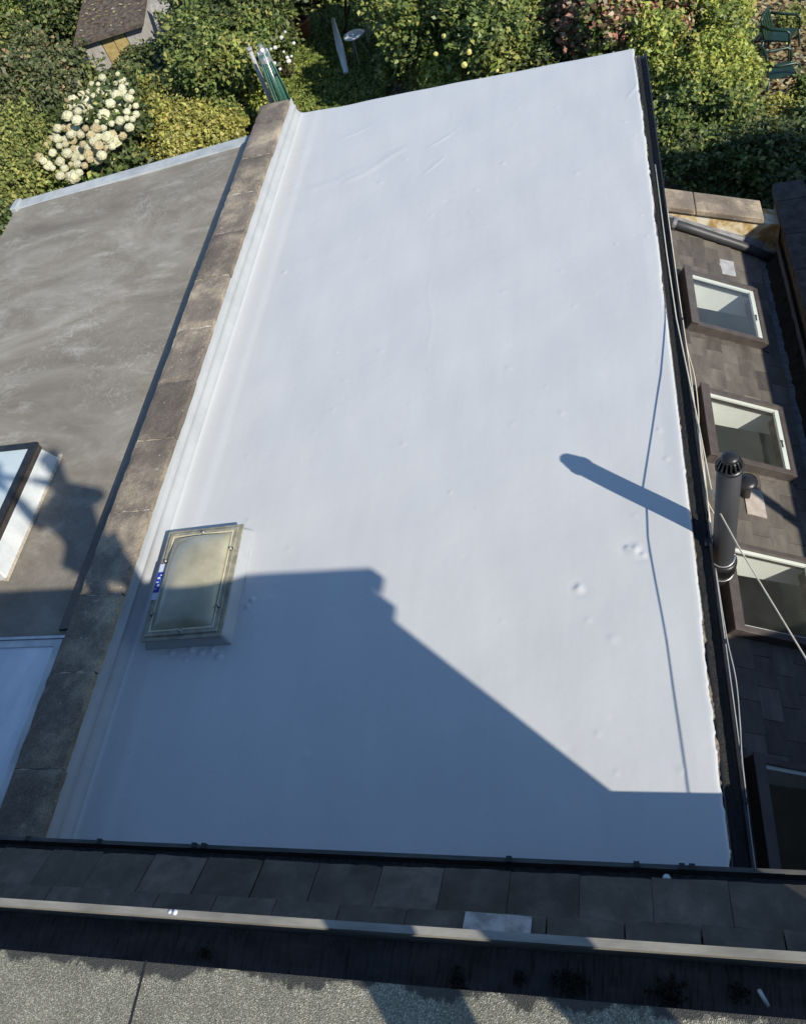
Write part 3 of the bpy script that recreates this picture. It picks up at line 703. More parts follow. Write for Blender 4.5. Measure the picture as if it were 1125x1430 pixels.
# room underneath
mb = MB(); mb.box(.30, 1.72, .3, 8.44, GZ, GZ+.12); mb.obj('floor', M['roomfloor'], lean)
mb = MB(); mb.box(.27, .30, .3, 8.44, GZ+.12, -1.99); mb.obj('room_wall', M['roomwall'], lean)
mb = MB(); mb.box(1.56, 1.60, .3, 8.44, GZ+.12, -2.66); mb.obj('room_wall', M['roomwall'], lean)
mb = MB(); mb.box(.30, 1.56, .3, .34, GZ+.12, -2.2); mb.box(.30, 1.56, 8.40, 8.44, GZ+.12, -2.6); mb.obj('room_wall', M['roomwall'], lean)
mb = MB(); mb.box(.31, 1.5, 6.2, 7.6, -4.28, -4.24); mb.obj('worktop', M['white'], lean, 'pale worktop under the farthest roof window', bevel=.005)
mb = MB(); mb.box(.33, 1.45, 6.3, 7.5, GZ+.12, -4.285); mb.obj('cupboard', M['roomwall'], lean)
mb = MB(); q = LT((U0-.02, 0, 0)); mb.hexa([LT((U0-.02, .35, .0)), LT((U0+.12, .35, .016)), LT((U0+.12, 8.4, .016)), LT((U0-.02, 8.4, .0)), LT((U0-.02, .35, .14)), LT((U0+.12, .35, .022)), LT((U0+.12, 8.4, .022)), LT((U0-.02, 8.4, .14))]); mb.obj('head_flashing', M['lead'], lean)
# lead lined valley gutter, junk in it
mb = MB()
pv = [(U1+.005, -.005), (U1+.06, -.03), (U1+.10, -.03)]
n = 60; vs = []; rng = random.Random(4)
for k in range(n+1):
    y = .35+8.05*k/n; a = LT((U1-.01, y, -.012)); vs += [a, Vector((a.x+.07, y, a.z-.03+rng.uniform(-.006, .006))), Vector((a.x+.12, y, a.z-.05)), Vector((1.74, y, a.z-.065+rng.uniform(-.01, .01))), Vector((1.745, y, a.z+.12))]
mb.add(vs, [(k*5+i, k*5+i+1, (k+1)*5+i+1, (k+1)*5+i) for k in range(n) for i in range(4)], True); mb.obj('valley_gutter', M['lead'], lean, 'bluish lead lined gutter at the foot of the slates')
mb = MB(); vs = []; n = 130
for k in range(n+1):
    y = .4+7.9*k/n; a = LT((U1, y, 0))
    vs += [(1.60+rng.uniform(-.02, .02), y, a.z-.055), (1.66, y, a.z-.04+rng.uniform(0, .03)), (1.70, y, a.z-.03+rng.uniform(0, .04)), (1.738, y, a.z-.02+rng.uniform(0, .03))]
mb.add(vs, [(k*4+i, k*4+i+1, (k+1)*4+i+1, (k+1)*4+i) for k in range(n) for i in range(3)]); o = mb.obj('leaf_debris', M['moss'], lean, kind='stuff')
# pipe and flashing along the far wall
pf = [LT((-.3, 8.36, .07)), LT((.25, 8.33, .07)), LT((.8, 8.29, .07)), LT((1.22, 8.24, .05))]
mb = MB(); mb.tube(pf, .05, 14); pipe = mb.obj('waste_pipe', M['flue'], None, 'grey waste pipe lying down the slates along the stained wall', 'pipe')
mb = MB(); a = LT((-.05, 8.347, .07)); b = LT((0, 8.344, .07)); mb.tube([a, b], .058, 14); mb.obj('collar', M['lead'], pipe)
mb = MB(); mb.hexa([LT((-.3, 8.40, .012)), LT((1.1, 8.36, .012)), LT((1.1, 8.44, .012)), LT((-.3, 8.44, .012)), LT((-.3, 8.40, .03)), LT((1.1, 8.36, .03)), LT((1.1, 8.44, .10)), LT((-.3, 8.44, .10))]); mb.obj('wall_flashing', M['lead'], lean)

# far raking parapet
fp = empty('end_parapet', (1.1, 8.6, GZ), 'short end wall with flaking cream and ochre paint under a stone coping', 'wall')
def ztop(x): return -1.74-.36*(x-.51)
mb = MB(); X0, X1 = .30, 1.78
mb.hexa([(X0, 8.47, GZ), (X1, 8.47, GZ), (X1, 8.75, GZ), (X0, 8.75, GZ), (X0, 8.47, ztop(X0)-.075), (X1, 8.47, ztop(X1)-.075), (X1, 8.75, ztop(X1)-.075), (X0, 8.75, ztop(X0)-.075)]); mb.obj('wall_face', M['flake'], fp)
for a, b in ((.30, .86), (.866, 1.60)):
    mb = MB(); mb.hexa([(a, 8.44, ztop(a)-.075), (b, 8.44, ztop(b)-.075), (b, 8.79, ztop(b)-.075), (a, 8.79, ztop(a)-.075), (a, 8.44, ztop(a)), (b, 8.44, ztop(b)), (b, 8.79, ztop(b)), (a, 8.79, ztop(a))]); mb.obj('coping_stone', M['coping'], fp, bevel=.012)
# right boundary wall
rw = empty('side_wall', (1.93, 4.8, GZ), 'shaded garden side wall with shade-darkened coping right of the lean-to', 'wall')
mb = MB(); mb.box(1.80, 2.06, .3, 9.0, GZ, -2.24); mb.obj('wall_face', M['brick'], rw)
y = .3
while y < 8.9:
    mb = MB(); mb.box(1.765, 2.10, y+.004, min(y+.6, 9.05)-.004, -2.24, -2.12); mb.obj('coping_stone', M['darkstone'], rw, bevel=.012); y += .6
# neighbouring extension on the right that throws the long shade
rx = empty('right_neighbour_extension', (6, 4.5, GZ), 'tall brick extension beyond the side wall shading the lean-to', 'building')
mb = MB(); mb.box(3.9, 8.5, .3, 9.2, GZ, -.36); mb.obj('wall', M['brick'], rx)
mb = MB(); mb.box(3.86, 8.56, .3, 9.25, -.36, -.30); mb.obj('roof', M['felt_old'], rx)
mb = MB(); mb.tube([(4.02, 2.42, -.3), (4.02, 2.42, .42)], .055, 12); mb.tube([(4.02, 2.42, .42), (4.02, 2.42, .47)], .075, 12); mb.obj('soil_pipe', M['flue'], None, 'grey vent pipe standing on the right hand neighbouring roof', 'pipe')

# ------------------------------------------------------------------ the house the picture is taken from
hs = empty('main_house', (-1, -3, GZ), 'slated rear slope of the main house below its felt covered dormer', 'house')
SL = .577
def SZ(y): return .5+SL*(.85-y)
mb = MB(); ya, yb = .795, .10
mb.hexa([(-9, ya, SZ(ya)-.10), (9, ya, SZ(ya)-.10), (9, -3.4, SZ(-3.4)-.10), (-9, -3.4, SZ(-3.4)-.10), (-9, ya, SZ(ya)-.014), (9, ya, SZ(ya)-.014), (9, -3.4, SZ(-3.4)-.014), (-9, -3.4, SZ(-3.4)-.014)]); mb.obj('roof_deck', M['bark'], hs)
mb = MB(); mb.box(-9, 9, -7.5, .70, GZ, .36); mb.obj('wall', M['brick'], hs)
mb = MB(); mb.hexa([(-9, -3.4, SZ(-3.4)-.1), (9, -3.4, SZ(-3.4)-.1), (9, -7.8, .4), (-9, -7.8, .4), (-9, -3.41, SZ(-3.4)), (9, -3.41, SZ(-3.4)), (9, -7.8, .5), (-9, -7.8, .5)]); mb.obj('front_roof_slope', M['slate_dark'], hs)
rng = random.Random(21)
SW = .29; cour = [(.806, .60), (.622, .42), (.435, .23), (.245, .06)]
def mslate(x0, x1, yt, yh, lift=0, m=None, lab=None):
    g1, g2 = rng.uniform(-.003, .003), rng.uniform(-.004, .004)
    tl = .016+rng.uniform(0, .004)+lift; t = .008; tw = rng.uniform(-.003, .003)
    mb = MB(); hd = .002
    P = lambda x, y, n: (x, y, SZ(y)+n)
    V3 = lambda *q: Vector(P(*q))
    slab(mb, V3(x0, yh, hd), V3(x1, yh, hd), V3(x0, yt+g1, tl), V3(x1, yt+g2, tl+tw), Vector((0, SL, 1)).normalized(), t, rng, .003, 7, True)
    return mb.obj('slate', m or M['slate_dark'], hs, lab)
for r, (yt, yh) in enumerate(cour):
    x = -4.41+SW/2*(r % 2)
    while x < 2.4:
        w_ = SW*rng.choice([1, 1, .99, 1.01, 1.03, .97])
        gp = rng.choice([.001, .0015, .0025, .004])
        mslate(x+gp, x+w_-gp, yt, yh-.02); x += w_
# metal repair plate
a = at(648, 1290, (0, .85, .52), (0, SL, 1)); 
px0, px1 = at(648, 1285, (0, .85, .52), (0, SL, 1)).x, at(742, 1290, (0, .85, .52), (0, SL, 1)).x
y0 = at(648, 1273, (0, .85, .52), (0, SL, 1)).y
mb = MB(); mb.hexa([(px0, y0, SZ(y0)+.021), (px0, y0-.16, SZ(y0-.16)+.021), (px1, y0-.17, SZ(y0-.17)+.021), (px1, y0-.005, SZ(y0)+.023), (px0, y0, SZ(y0)+.024), (px0, y0-.16, SZ(y0-.16)+.024), (px1, y0-.17, SZ(y0-.17)+.024), (px1, y0-.005, SZ(y0)+.027)])
mb.f = [tuple(reversed(f)) for f in mb.f]
mb.obj('metal_plate', M['plate'], None, 'pale metal repair plate lying on the dark slates', 'metal sheet')
# lower gutter at the slates' foot
lg = empty('eaves_gutter', (-1, .9, .4), 'dark gutter at the foot of the slates against the coated roof', 'gutter')
prof = [(.845, .50), (.845, .42), (.925, .42), (.925, .505), (.935, .505), (.935, .41), (.838, .41), (.838, .50)]
def gutter_x(name, prof, xs, m, par):
    mb = MB(); mb.sweep(prof, [((x, 0, 0), (0, 1, 0), (0, 0, 1)) for x in xs], True, False); return mb.obj(name, m, par)
gutter_x('trough', [(y-.042, z-.018) for y, z in [(.838, .515), (.838, .455), (.868, .425), (.895, .44), (.905, .497), (.917, .497), (.917, .507), (.899, .507), (.889, .448), (.867, .433), (.844, .459), (.844, .515)]], [9, -9], M['gut_low'], lg)
def debris_x(name, y0, y1, z, amp, m, par, n=500, x0=-5, x1=3):
    mb = MB(); rng = random.Random(31); vs = []
    for k in range(n+1):
        x = x0+(x1-x0)*k/n
        for i in range(5): vs.append((x, y0+(y1-y0)*i/4, z+rng.uniform(0, amp)))
    mb.add(vs, [(k*5+i, (k+1)*5+i, (k+1)*5+i+1, k*5+i+1) for k in range(n) for i in range(4)]); return mb.obj(name, m, par)
debris_x('dirt', .804, .851, .430, .012, M['gut_in'], lg)
for u in (60, 156, 284, 297, 713, 889, 952, 966):
    q = at(u, 1178+u*.036, (0, .87, 0), (0, 1, 0)); mb = MB(); mb.box(q.x-.012, q.x+.012, .855, .882, .467, .497); mb.obj('clip', M['black'], lg, bevel=.002)
q = at(930, 1219, (0, .83, .46), (0, 0, 1))
mb = MB(); mb.lathe([(.0001, .03), (.01, .028), (.017, .018), (.018, .006), (.014, 0)], (q.x, .826, .452), 14); mb.obj('plastic_cap', M['white'], lg, 'small round white plastic cap')

# dormer
dm = hs
FZ = 2.76
def wallpoly():
    mb = MB()
    a = (1.34, .10, .80); b = (1.436, .10, 2.49); 
    mb.hexa([(-8.6, -3.4, .9), (1.34, -3.4, .9), (1.34, .10, .9), (-8.6, .10, .9), (-8.6, -3.4, 2.49), (1.436, -3.4, 2.49), (1.436, .10, 2.49), (-8.6, .10, 2.49)])
    mb.f[-6:] = [tuple(f) for f in mb.f[-6:]]
    return mb.obj('dormer_wall', M['slate_dark'], hs)
wallpoly()
mb = MB(); mb.box(-8.7, 1.47, -3.5, .125, 2.49, FZ-.012); mb.obj('dormer_fascia', M['velux_dk'], hs)
mb = MB(); mb.box(-8.72, 1.50, -3.5, .143, FZ-.012, FZ+.004); o = mb.obj('dormer_felt', M['mineral'], hs, 'pale mineral felt with a ragged dark edge')
mb = MB(); mb.hexa([(-.942, -.5, FZ+.0045), (-.938, -.5, FZ+.0045), (-.928, .145, FZ+.0045), (-.932, .145, FZ+.0045), (-.942, -.5, FZ+.0058), (-.938, -.5, FZ+.0058), (-.928, .145, FZ+.0058), (-.932, .145, FZ+.0058)]); mb.obj('felt_seam', M['black'], hs)
ug = empty('upper_gutter', (-1, .19, 2.6), 'dark upper gutter with sunlit lip below the mineral felt edge', 'gutter')
gutter_x('trough', [(.127, 2.69), (.127, 2.635), (.15, 2.605), (.21, 2.60), (.236, 2.61), (.238, 2.682), (.245, 2.682), (.245, 2.69), (.231, 2.69), (.229, 2.617), (.209, 2.607), (.153, 2.612), (.133, 2.638), (.133, 2.69)], [1.53, -8.7], M['gut_alu'], ug)
mb = MB(); mb.box(1.531, 1.545, .128, .247, 2.598, 2.692); mb.box(1.471, 1.529, .02, .124, 2.50, 2.748); mb.obj('end_stop', M['gut_alu'], ug)
debris_x('sediment', .136, .228, 2.620, .006, M['gut_in'], ug, 700, -2.2, 1.0)
def clump(mb, c, r, seed, k=26):
    rr = random.Random(seed)
    for _ in range(k):
        p = Vector(c)+Vector((rr.gauss(0, r*.45), rr.gauss(0, r*.45), rr.uniform(0, r*.6))); s_ = r*rr.uniform(.16, .34)
        mb.add([p+Vector((s_, 0, 0)), p+Vector((-s_*.5, s_*.9, 0)), p+Vector((-s_*.5, -s_*.9, 0)), p+Vector((0, 0, s_))], [(0, 2, 1), (0, 1, 3), (1, 2, 3), (2, 0, 3)])
MS = [(640, 1372, .014, 'small moss clump in the upper gutter, first right of the metal plate'), (797, 1376, .016, 'three-lobed moss clump in the middle of the upper gutter'), (935, 1386, .018, 'largest dark moss clump in the upper gutter'), (1030, 1386, .011, 'small moss clump left of the white nail'), (288, 1332, .009, 'tiny moss speck at the left end of the upper gutter'), (725, 1368, .008, 'faint moss speck beside the three-lobed clump')]
for i, (u, v, r, lab) in enumerate(MS):
    p = az(u, v, 2.63); r *= 1.35; mb = MB(); clump(mb, p, r, i, 60)
    if i == 1: clump(mb, p+Vector((.016, .006, 0)), r*.8, 50); clump(mb, p+Vector((-.014, .008, 0)), r*.8, 51)
    mb.obj('moss_clump', M['moss'], None, lab, 'moss', 'moss clumps in the upper gutter')
p = az(1072, 1405, 2.635); mb = MB(); mb.tube([p, p+Vector((-.012, .02, .014))], .0035, 8); mb.obj('nail', M['white'], None, 'short white nail lying in the upper gutter', 'nail')
p = az(245, 1272, 2.69)
mb = MB(); mb.lathe([(.0001, .004), (.004, .003), (.0055, .001), (.0057, 0)], (p.x, .240, 2.69), 10); mb.lathe([(.0001, .003), (.003, .002), (.004, 0)], (p.x-.012, .240, 2.69), 8); mb.obj('bird_dropping', M['stick'], None, 'small white dropping on the sunlit upper gutter lip', 'dropping')

# ------------------------------------------------------------------ flue pipe
fl = empty('flue_pipe', (.465, 2.80, -.5), 'thick dark grey flue pipe with slotted black cap by the gutter', 'flue')
FX, FY, FR = .468, 2.80, .063
mb = MB(); mb.lathe([(FR, -.40), (FR, .66), (FR-.004, .664)], (FX, FY, 0), 32); mb.obj('pipe', M['flue'], fl)
mb = MB(); mb.lathe([(FR+.010, -.35), (FR+.012, -.34), (FR+.012, -.28), (FR+.018, -.275), (FR+.018, -.25), (FR+.01, -.24), (FR, -.238)], (FX, FY, 0), 32); mb.obj('collar', M['black'], fl)
mb = MB(); mb.tube([(FX, FY, -.38), (FX-.02, FY, -.43), (FX-.08, FY, -.47), (FX-.2, FY, -.48)], FR, 20); mb.obj('elbow', M['black'], fl)
for z, dz in ((-.205, .0), (-.37, .02)):
    pts = [(FX+(FR+.006)*math.cos(a)-.004, FY+(FR+.006)*math.sin(a), z+.015*math.sin(a)) for a in [2*math.pi*k/24 for k in range(25)]]
    mb = MB(); mb.tube(pts, .004, 6); mb.obj('strap', M['alu'], fl)
mb = MB(); mb.box(.38, .42, 2.76, 2.84, -.45, -.25); mb.box(.36, .39, 2.775, 2.825, -.1, -.04); mb.obj('wall_bracket', M['black'], fl)
mb = MB(); mb.lathe([(FR+.006, .655), (FR+.009, .66), (FR+.009, .675), (FR-.012, .678), (.0, .678)], (FX, FY, 0), 32); mb.obj('cap_ring', M['black'], fl)
mb = MB(); mb.lathe([(.03, .678), (.03, .74)], (FX, FY, 0), 16); mb.obj('cap_core', M['blackdirt'], fl)
for k in range(16):
    a = 2*math.pi*k/16; c, s = math.cos(a), math.sin(a)
    mb = MB(); t = .0045
    pr = [(FR+.002, .675), (FR-.002, .70), (FR-.012, .727), (FR-.020, .737), (FR-.028, .735), (FR-.02, .675)]
    vs = []
    for sg in (-1, 1):
        vs += [(FX+r*c-sg*t*s, FY+r*s+sg*t*c, z) for r, z in pr]
    mb.add(vs, [(0, 1, 2, 3, 4, 5), (11, 10, 9, 8, 7, 6)]+[(i, i+6, (i+1) % 6+6, (i+1) % 6) for i in range(6)]); mb.obj('cap_fin', M['black'], fl)
mb = MB(); mb.lathe([(.045, .732), (.047, .738), (.043, .748), (.034, .756), (.015, .761), (.0001, .762)], (FX, FY, 0), 28); mb.obj('cap_top', M['black'], fl)
# black mushroom vent standing on the lean-to
vp = at(1042, 672, O0+CN*.2, CN)
cw = empty('mushroom_vent', LT((0, 0, 0))*0+Vector((vp.x, vp.y, vp.z-.3)), 'squat black mushroom vent on the slates behind the flue pipe', 'vent')
mb = MB(); mb.lathe([(.045, -.32), (.045, -.02)], vp, 18); mb.obj('pipe', M['black'], cw)
mb = MB(); mb.lathe([(.05, -.035), (.088, -.03), (.094, -.015), (.088, .005), (.06, .022), (.02, .03), (.0001, .031)], vp, 24); mb.obj('cowl', M['black'], cw)
q = at(1052, 702, O0, CN); 
U = (q-O0).dot(CU); mb = MB(); mb.box(U-.10, U+.09, q.y-.16, q.y+.14, .016, .026, LT); mb.obj('vent_slate', M['pinkslate'], cw, 'pale pinkish tile round the vent')

# ------------------------------------------------------------------ cables
def cable(pts, r, m, label, n=6, smooth=8):
    pts = [Vector(p) for p in pts]; out = []
    for i in range(len(pts)-1):
        p0 = pts[max(i-1, 0)]; p1 = pts[i]; p2 = pts[i+1]; p3 = pts[min(i+2, len(pts)-1)]
        for k in range(smooth):
            t = k/smooth
            out.append(.5*((2*p1)+(-p0+p2)*t+(2*p0-5*p1+4*p2-p3)*t*t+(-p0+3*p1-3*p2+p3)*t**3))
    out.append(pts[-1]); mb = MB(); mb.tube(out, r, n); return mb.obj('cable', m, None, label, 'cable', 'loose cables along the side gutter')
mb = MB(); mb.tube([(.345, 6.6, -.01), (.347, 5.4, .0), (.352, 4.62, .06), (.372, 4.04, .13), (.39, 3.45, .22), (.402, 2.93, .30), (.43, 2.75, .315), (.49, 2.49, .37), (.727, 1.64, .526), (.862, 1.144, .621), (.99, .67, .712), (1.10, .30, .80)], .0042, 6)
mb.obj('cable', M['cream'], None, 'taut cream cable passing over the flue pipe towards the lower right', 'cable', 'loose cables along the side gutter')
cable([(.40, 4.75, -.03), (.405, 4.45, -.05), (.43, 4.15, -.06), (.425, 3.85, -.05), (.41, 3.65, -.03), (.40, 3.3, -.04), (.405, 3.1, -.04), (.44, 2.98, -.06), (.425, 2.86, -.05), (.40, 2.80, -.03)], .004, M['cream'], 'slack cream cable bulging outwards over the lean-to slates')
cable([(.395, 6.0, -.02), (.398, 5.0, -.03), (.405, 4.2, -.04), (.402, 3.6, -.035), (.405, 3.0, -.03), (.398, 2.82, -.03)], .004, M['cream'], 'cream cable lying close along the outer lip of the side gutter')
cable([(.40, 3.9, -.02), (.412, 3.6, -.03), (.41, 3.3, -.035), (.402, 3.0, -.02), (.4, 2.9, -.03)], .0035, M['cream'], 'short cream cable strand above the flue collar')
cable([(.40, 2.62, -.04), (.41, 2.2, -.05), (.43, 1.95, -.07), (.42, 1.7, -.06), (.405, 1.5, -.04), (.40, 1.2, -.05), (.395, 1.0, -.05)], .0035, M['greyc'], 'grey cable bowing outwards below the flue pipe')
cable([(.398, 2.62, -.04), (.40, 2.1, -.04), (.402, 1.7, -.05), (.40, 1.3, -.05), (.40, .98, -.05)], .0035, M['greyc'], 'grey cable hanging straight below the flue pipe')

# ================================================================== GARDEN
def leaves_mesh(name, lobes, n, size, m, seed, aspect=1.7, up=.55, shell=.55):
    if name == 'crown': size *= .64; n = int(n*1.9)
    """lobes: (centre, radii); n leaf blades spread through the lobes' outer volume; two triangles each"""
    rg = np.random.RandomState(seed)
    wts = np.array([l[1][0]*l[1][1]+l[1][0]*l[1][2] for l in lobes]); wts = wts/wts.sum()
    idx = rg.choice(len(lobes), n, p=wts)
    C = np.array([l[0] for l in lobes])[idx]; Rr = np.array([l[1] for l in lobes])[idx]
    d = rg.randn(n, 3); d /= np.linalg.norm(d, axis=1)[:, None]; d[:, 2] = np.where(d[:, 2] < -.3, -d[:, 2], d[:, 2])
    rad = shell+(1-shell)*rg.rand(n)**.6+rg.randn(n)*.05
    P = C+d*Rr*rad[:, None]
    # clumpiness: pull towards twig centres
    K = max(8, n//22); tw = P[rg.choice(n, K)]; ti = rg.randint(0, K, n)
    near = tw[ti]; dist = np.linalg.norm(near-P, axis=1)
    tk = rg.rand(n) < .6
    P = np.where(tk[:, None], near+rg.randn(n, 3)*size*1.5, P)
    sh = rg.rand(n) < (.14 if name == 'crown' else 0)   # long shoots standing out of the crown
    ns = max(6, n//160); sd_ = rg.randn(ns, 3); sd_[:, 2] = np.abs(sd_[:, 2])+.25; sd_ /= np.linalg.norm(sd_, axis=1)[:, None]
    si = rg.randint(0, ns, n); sl_ = rg.choice(len(lobes), ns, p=wts)
    LC = np.array([l[0] for l in lobes], float)[sl_][si]; LR = np.array([l[1] for l in lobes], float)[sl_][si]
    tt = (.85+.55*rg.rand(n))[:, None]
    P = np.where(sh[:, None], LC+sd_[si]*LR*tt+rg.randn(n, 3)*size*.8, P)
    nrm = d*(1-up)+np.array([.15, -.15, up])+rg.randn(n, 3)*.45; nrm /= np.linalg.norm(nrm, axis=1)[:, None]
    t = np.cross(nrm, rg.randn(n, 3)); t /= np.linalg.norm(t, axis=1)[:, None]; b = np.cross(nrm, t)
    s = size*(.6+.8*rg.rand(n))[:, None]
    v0 = P-t*s*.5*aspect; v1 = P+b*s*.5+nrm*s*.12; v2 = P+t*s*.5*aspect-nrm*s*.15; v3 = P-b*s*.5+nrm*s*.12
    V = np.stack([v0, v1, v2, v3], 1).reshape(-1, 3)
    me = bpy.data.meshes.new(name); me.vertices.add(4*n); me.vertices.foreach_set('co', V.ravel())
    me.loops.add(4*n); me.loops.foreach_set('vertex_index', np.arange(4*n)); me.polygons.add(n)
    me.polygons.foreach_set('loop_start', np.arange(0, 4*n, 4)); me.polygons.foreach_set('loop_total', np.full(n, 4))
    if isinstance(m, (list, tuple)):
        for q in m: me.materials.append(q)
        a = np.sin(P[:, 0]*3.1+seed)+np.sin(P[:, 1]*2.7+seed*2)+np.sin(P[:, 2]*4+seed)+rg.randn(n)*.9
        me.polygons.foreach_set('material_index', np.where(a > 1.0, 1, 0)+np.where(a > 2.6, len(m)-2, 0))
    else: me.materials.append(m)
    me.update(calc_edges=True); return me

MIXK = {'mid': ('mid', 'soft', 'bright'), 'dark': ('dark', 'mid', 'grey'), 'bright': ('bright', 'mid', 'yellow'), 'grey': ('grey', 'dark', 'soft'), 'yellow': ('yellow', 'soft', 'mid'), 'red': ('red', 'mid', 'dark'), 'soft': ('soft', 'mid', 'bright')}
def shrub(u, v, h, r, kind, n, size, label, name='shrub', cat='shrub', lob=7, seed=None, ry=None, flat=.6, fl=None, trunk=True, up=.55):
    """shrub whose crown centre is seen at photo pixel (u,v)"""
    seed = seed if seed is not None else abs(int(u*7+v))+3
    rr = random.Random(seed); zc = GZ+h*flat
    c = az(u, v, zc); base = Vector((c.x, c.y, GZ)); ry = ry or r
    e = empty(name, base, label, cat)
    lobes = [((0, 0, h*flat*.9), (r*.6, ry*.6, h*(1-flat)*.8))]
    for k in range(lob):
        a = rr.uniform(0, 2*math.pi); q = rr.uniform(.35, .85); s = rr.uniform(.24, .5)
        lobes.append(((r*q*math.cos(a), ry*q*math.sin(a), h*(flat*rr.uniform(.55, 1.25))), (r*s, ry*s, h*s*.62)))
    me = leaves_mesh('crown', lobes, n, size, [LM[q] for q in MIXK[kind]], seed, up=up)
    o = bpy.data.objects.new('crown', me); COL.objects.link(o); o.parent = e
    if trunk:
        mb = MB()
        for k in range(5):
            l = lobes[rr.randrange(len(lobes))][0]
            p1 = Vector((rr.uniform(-.1, .1), rr.uniform(-.1, .1), 0)); p3 = Vector(l)
            mb.tube([base+p1, base+p1.lerp(p3, .5)+Vector((rr.uniform(-.1, .1), rr.uniform(-.1, .1), 0)), base+p3], [.035, .025, .008], 5)
        mb.obj('stem', M['bark'], e)
    return e, base, lobes
def flower_mesh(r, m, seed, n=90, name='flower_head'):
    bm = bmesh.new(); bmesh.ops.create_icosphere(bm, subdivisions=3 if n > 60 else 2, radius=r)
    rr = random.Random(seed)
    for v in bm.verts:
        v.co *= 1+rr.uniform(-.13, .10); v.co.z *= .85
    me = bpy.data.meshes.new(name); bm.to_mesh(me); bm.free(); me.materials.append(m); return me
def blooms(e, spots, meshes, seed=1):
    rr = random.Random(seed); base = Vector(e.location)
    for p in spots:
        o = bpy.data.objects.new('flower_head', rr.choice(meshes)); COL.objects.link(o); o.parent = e
        o.location = Vector(p)-base; s = rr.uniform(.75, 1.15); o.scale = (s, s, s); o.rotation_euler = (0, 0, rr.uniform(0, 6))

# left side
shrub(-5, 20, 4.5, 2.0, 'mid', 9000, .13, 'tall olive green tree filling the far top left corner', 'tree', 'tree', ry=2.2)
shrub(42, 30, 3.4, 1.7, 'dark', 11000, .12, 'dark leafy tree left of the shed roof', 'tree', 'tree')
shrub(22, 128, 3.2, 2.0, 'grey', 13000, .11, 'grey green conifer-like shrub left of the hydrangea', ry=2.0)
shrub(80, 152, .8, .5, 'bright', 2600, .09, 'little bright green plant at the hydrangea\'s left side')
shrub(18, 258, 2.6, 1.7, 'soft', 11000, .085, 'fine-leaved light green bush by the near left roof corner', ry=1.9)
shrub(72, 232, 1.8, 1.1, 'mid', 5000, .08, 'small green bush between hydrangea and neighbouring roof')
shrub(-30, 330, 3.0, 1.6, 'dark', 7000, .1, 'dark bush left of the neighbouring flat roof')
# hydrangea
e, base, lob = shrub(130, 185, 1.7, 2.15, 'dark', 9000, .15, 'large hydrangea covered with round cream flower heads', 'hydrangea', 'hydrangea', ry=2.4, lob=9)
rr = random.Random(12)
FM = [flower_mesh(.11, PET['cream'], 1), flower_mesh(.135, PET['cream'], 2), flower_mesh(.08, PET['cream'], 3)]; FF = [flower_mesh(.11, PET['fade'], 4), flower_mesh(.10, PET['cream'], 5), flower_mesh(.08, PET['fade'], 6)]
hy = []; hf = []
poly = [(48, 228), (98, 252), (128, 232), (168, 198), (196, 158), (186, 120), (162, 100), (128, 112), (100, 138), (85, 170), (70, 195)]
def inside(x, y, P):
    c = False
    for i in range(len(P)):
        (x1, y1), (x2, y2) = P[i], P[i-1]
        if (y1 > y) != (y2 > y) and x < (x2-x1)*(y-y1)/(y2-y1)+x1: c = not c
    return c
taken = []
tries = 0
while len(taken) < 165 and tries < 6000:
    tries += 1
    x, y = rr.uniform(40, 200), rr.uniform(98, 255)
    if not inside(x, y, poly): continue
    if any((x-a)**2+(y-b)**2 < rr.choice([46, 75, 110, 170]) for a, b in taken): continue
    taken.append((x, y)); p = az(x, y, GZ+1.74+rr.uniform(-.2, .14))
    (hf if (y > 175 and rr.random() < .55) else hy).append(p)
blooms(e, hy, FM, 1); blooms(e, hf, FF, 2)
# middle
shrub(180, 104, .9, 1.0, 'dark', 7000, .1, 'clipped dark hedge in front of the shed', 'hedge', 'hedge', ry=1.0)
shrub(235, 98, 1.5, 1.35, 'dark', 7500, .1, 'dark glossy hedge right of the shed front', 'hedge', 'hedge', ry=1.3)
shrub(295, 45, 3.0, 1.75, 'dark', 14000, .12, 'big dark green laurel tree right of the shed', 'tree', 'tree', ry=2.4)
shrub(300, 95, 2.6, 1.5, 'mid', 9000, .10, 'green leafy bush just left of the rotary drier', ry=1.5)
shrub(330, 25, 2.8, 1.5, 'mid', 8000, .11, 'green bush beyond the rotary drier at the frame top')
shrub(345, 120, 1.5, .6, 'bright', 4500, .08, 'light green bush behind the coping end')
shrub(235, 168, 1.6, 1.5, 'yellow', 9000, .085, 'yellowing autumn shrub beyond the neighbouring roof edge', ry=1.4)
shrub(285, 182, 1.5, 1.1, 'yellow', 6000, .08, 'yellow orange shrub next to the coping\'s far end')
shrub(180, 222, .9, 1.2, 'soft', 5500, .06, 'low mossy green cushion plant at the neighbouring roof edge', ry=.9, trunk=False)
shrub(322, 160, 1.3, .7, 'mid', 4000, .08, 'small green bush tucked behind the coping stones')
e, base, lob = shrub(384, 48, 1.9, .5, 'dark', 6000, .09, 'dark rose bush with white blooms right of the rotary drier', 'rose_bush', 'rose bush', ry=.8)
WM = [flower_mesh(.05, PET['white'], 8, 40), flower_mesh(.035, PET['white'], 9, 40)]
blooms(e, [az(x, y, GZ+2.0) for x, y in ((384, 66), (378, 68), (403, 85), (401, 80), (407, 78), (393, 52), (398, 44), (410, 60), (383, 88), (396, 72), (391, 96))], WM, 3)
shrub(392, -28, 2.4, 1.3, 'mid', 8000, .1, 'overhanging green tree above the terracotta pot', 'tree', 'tree', ry=1.0)
shrub(452, -42, 2.8, 1.3, 'grey', 10000, .12, 'broad green tree over the small white table', 'tree', 'tree', ry=1.1)
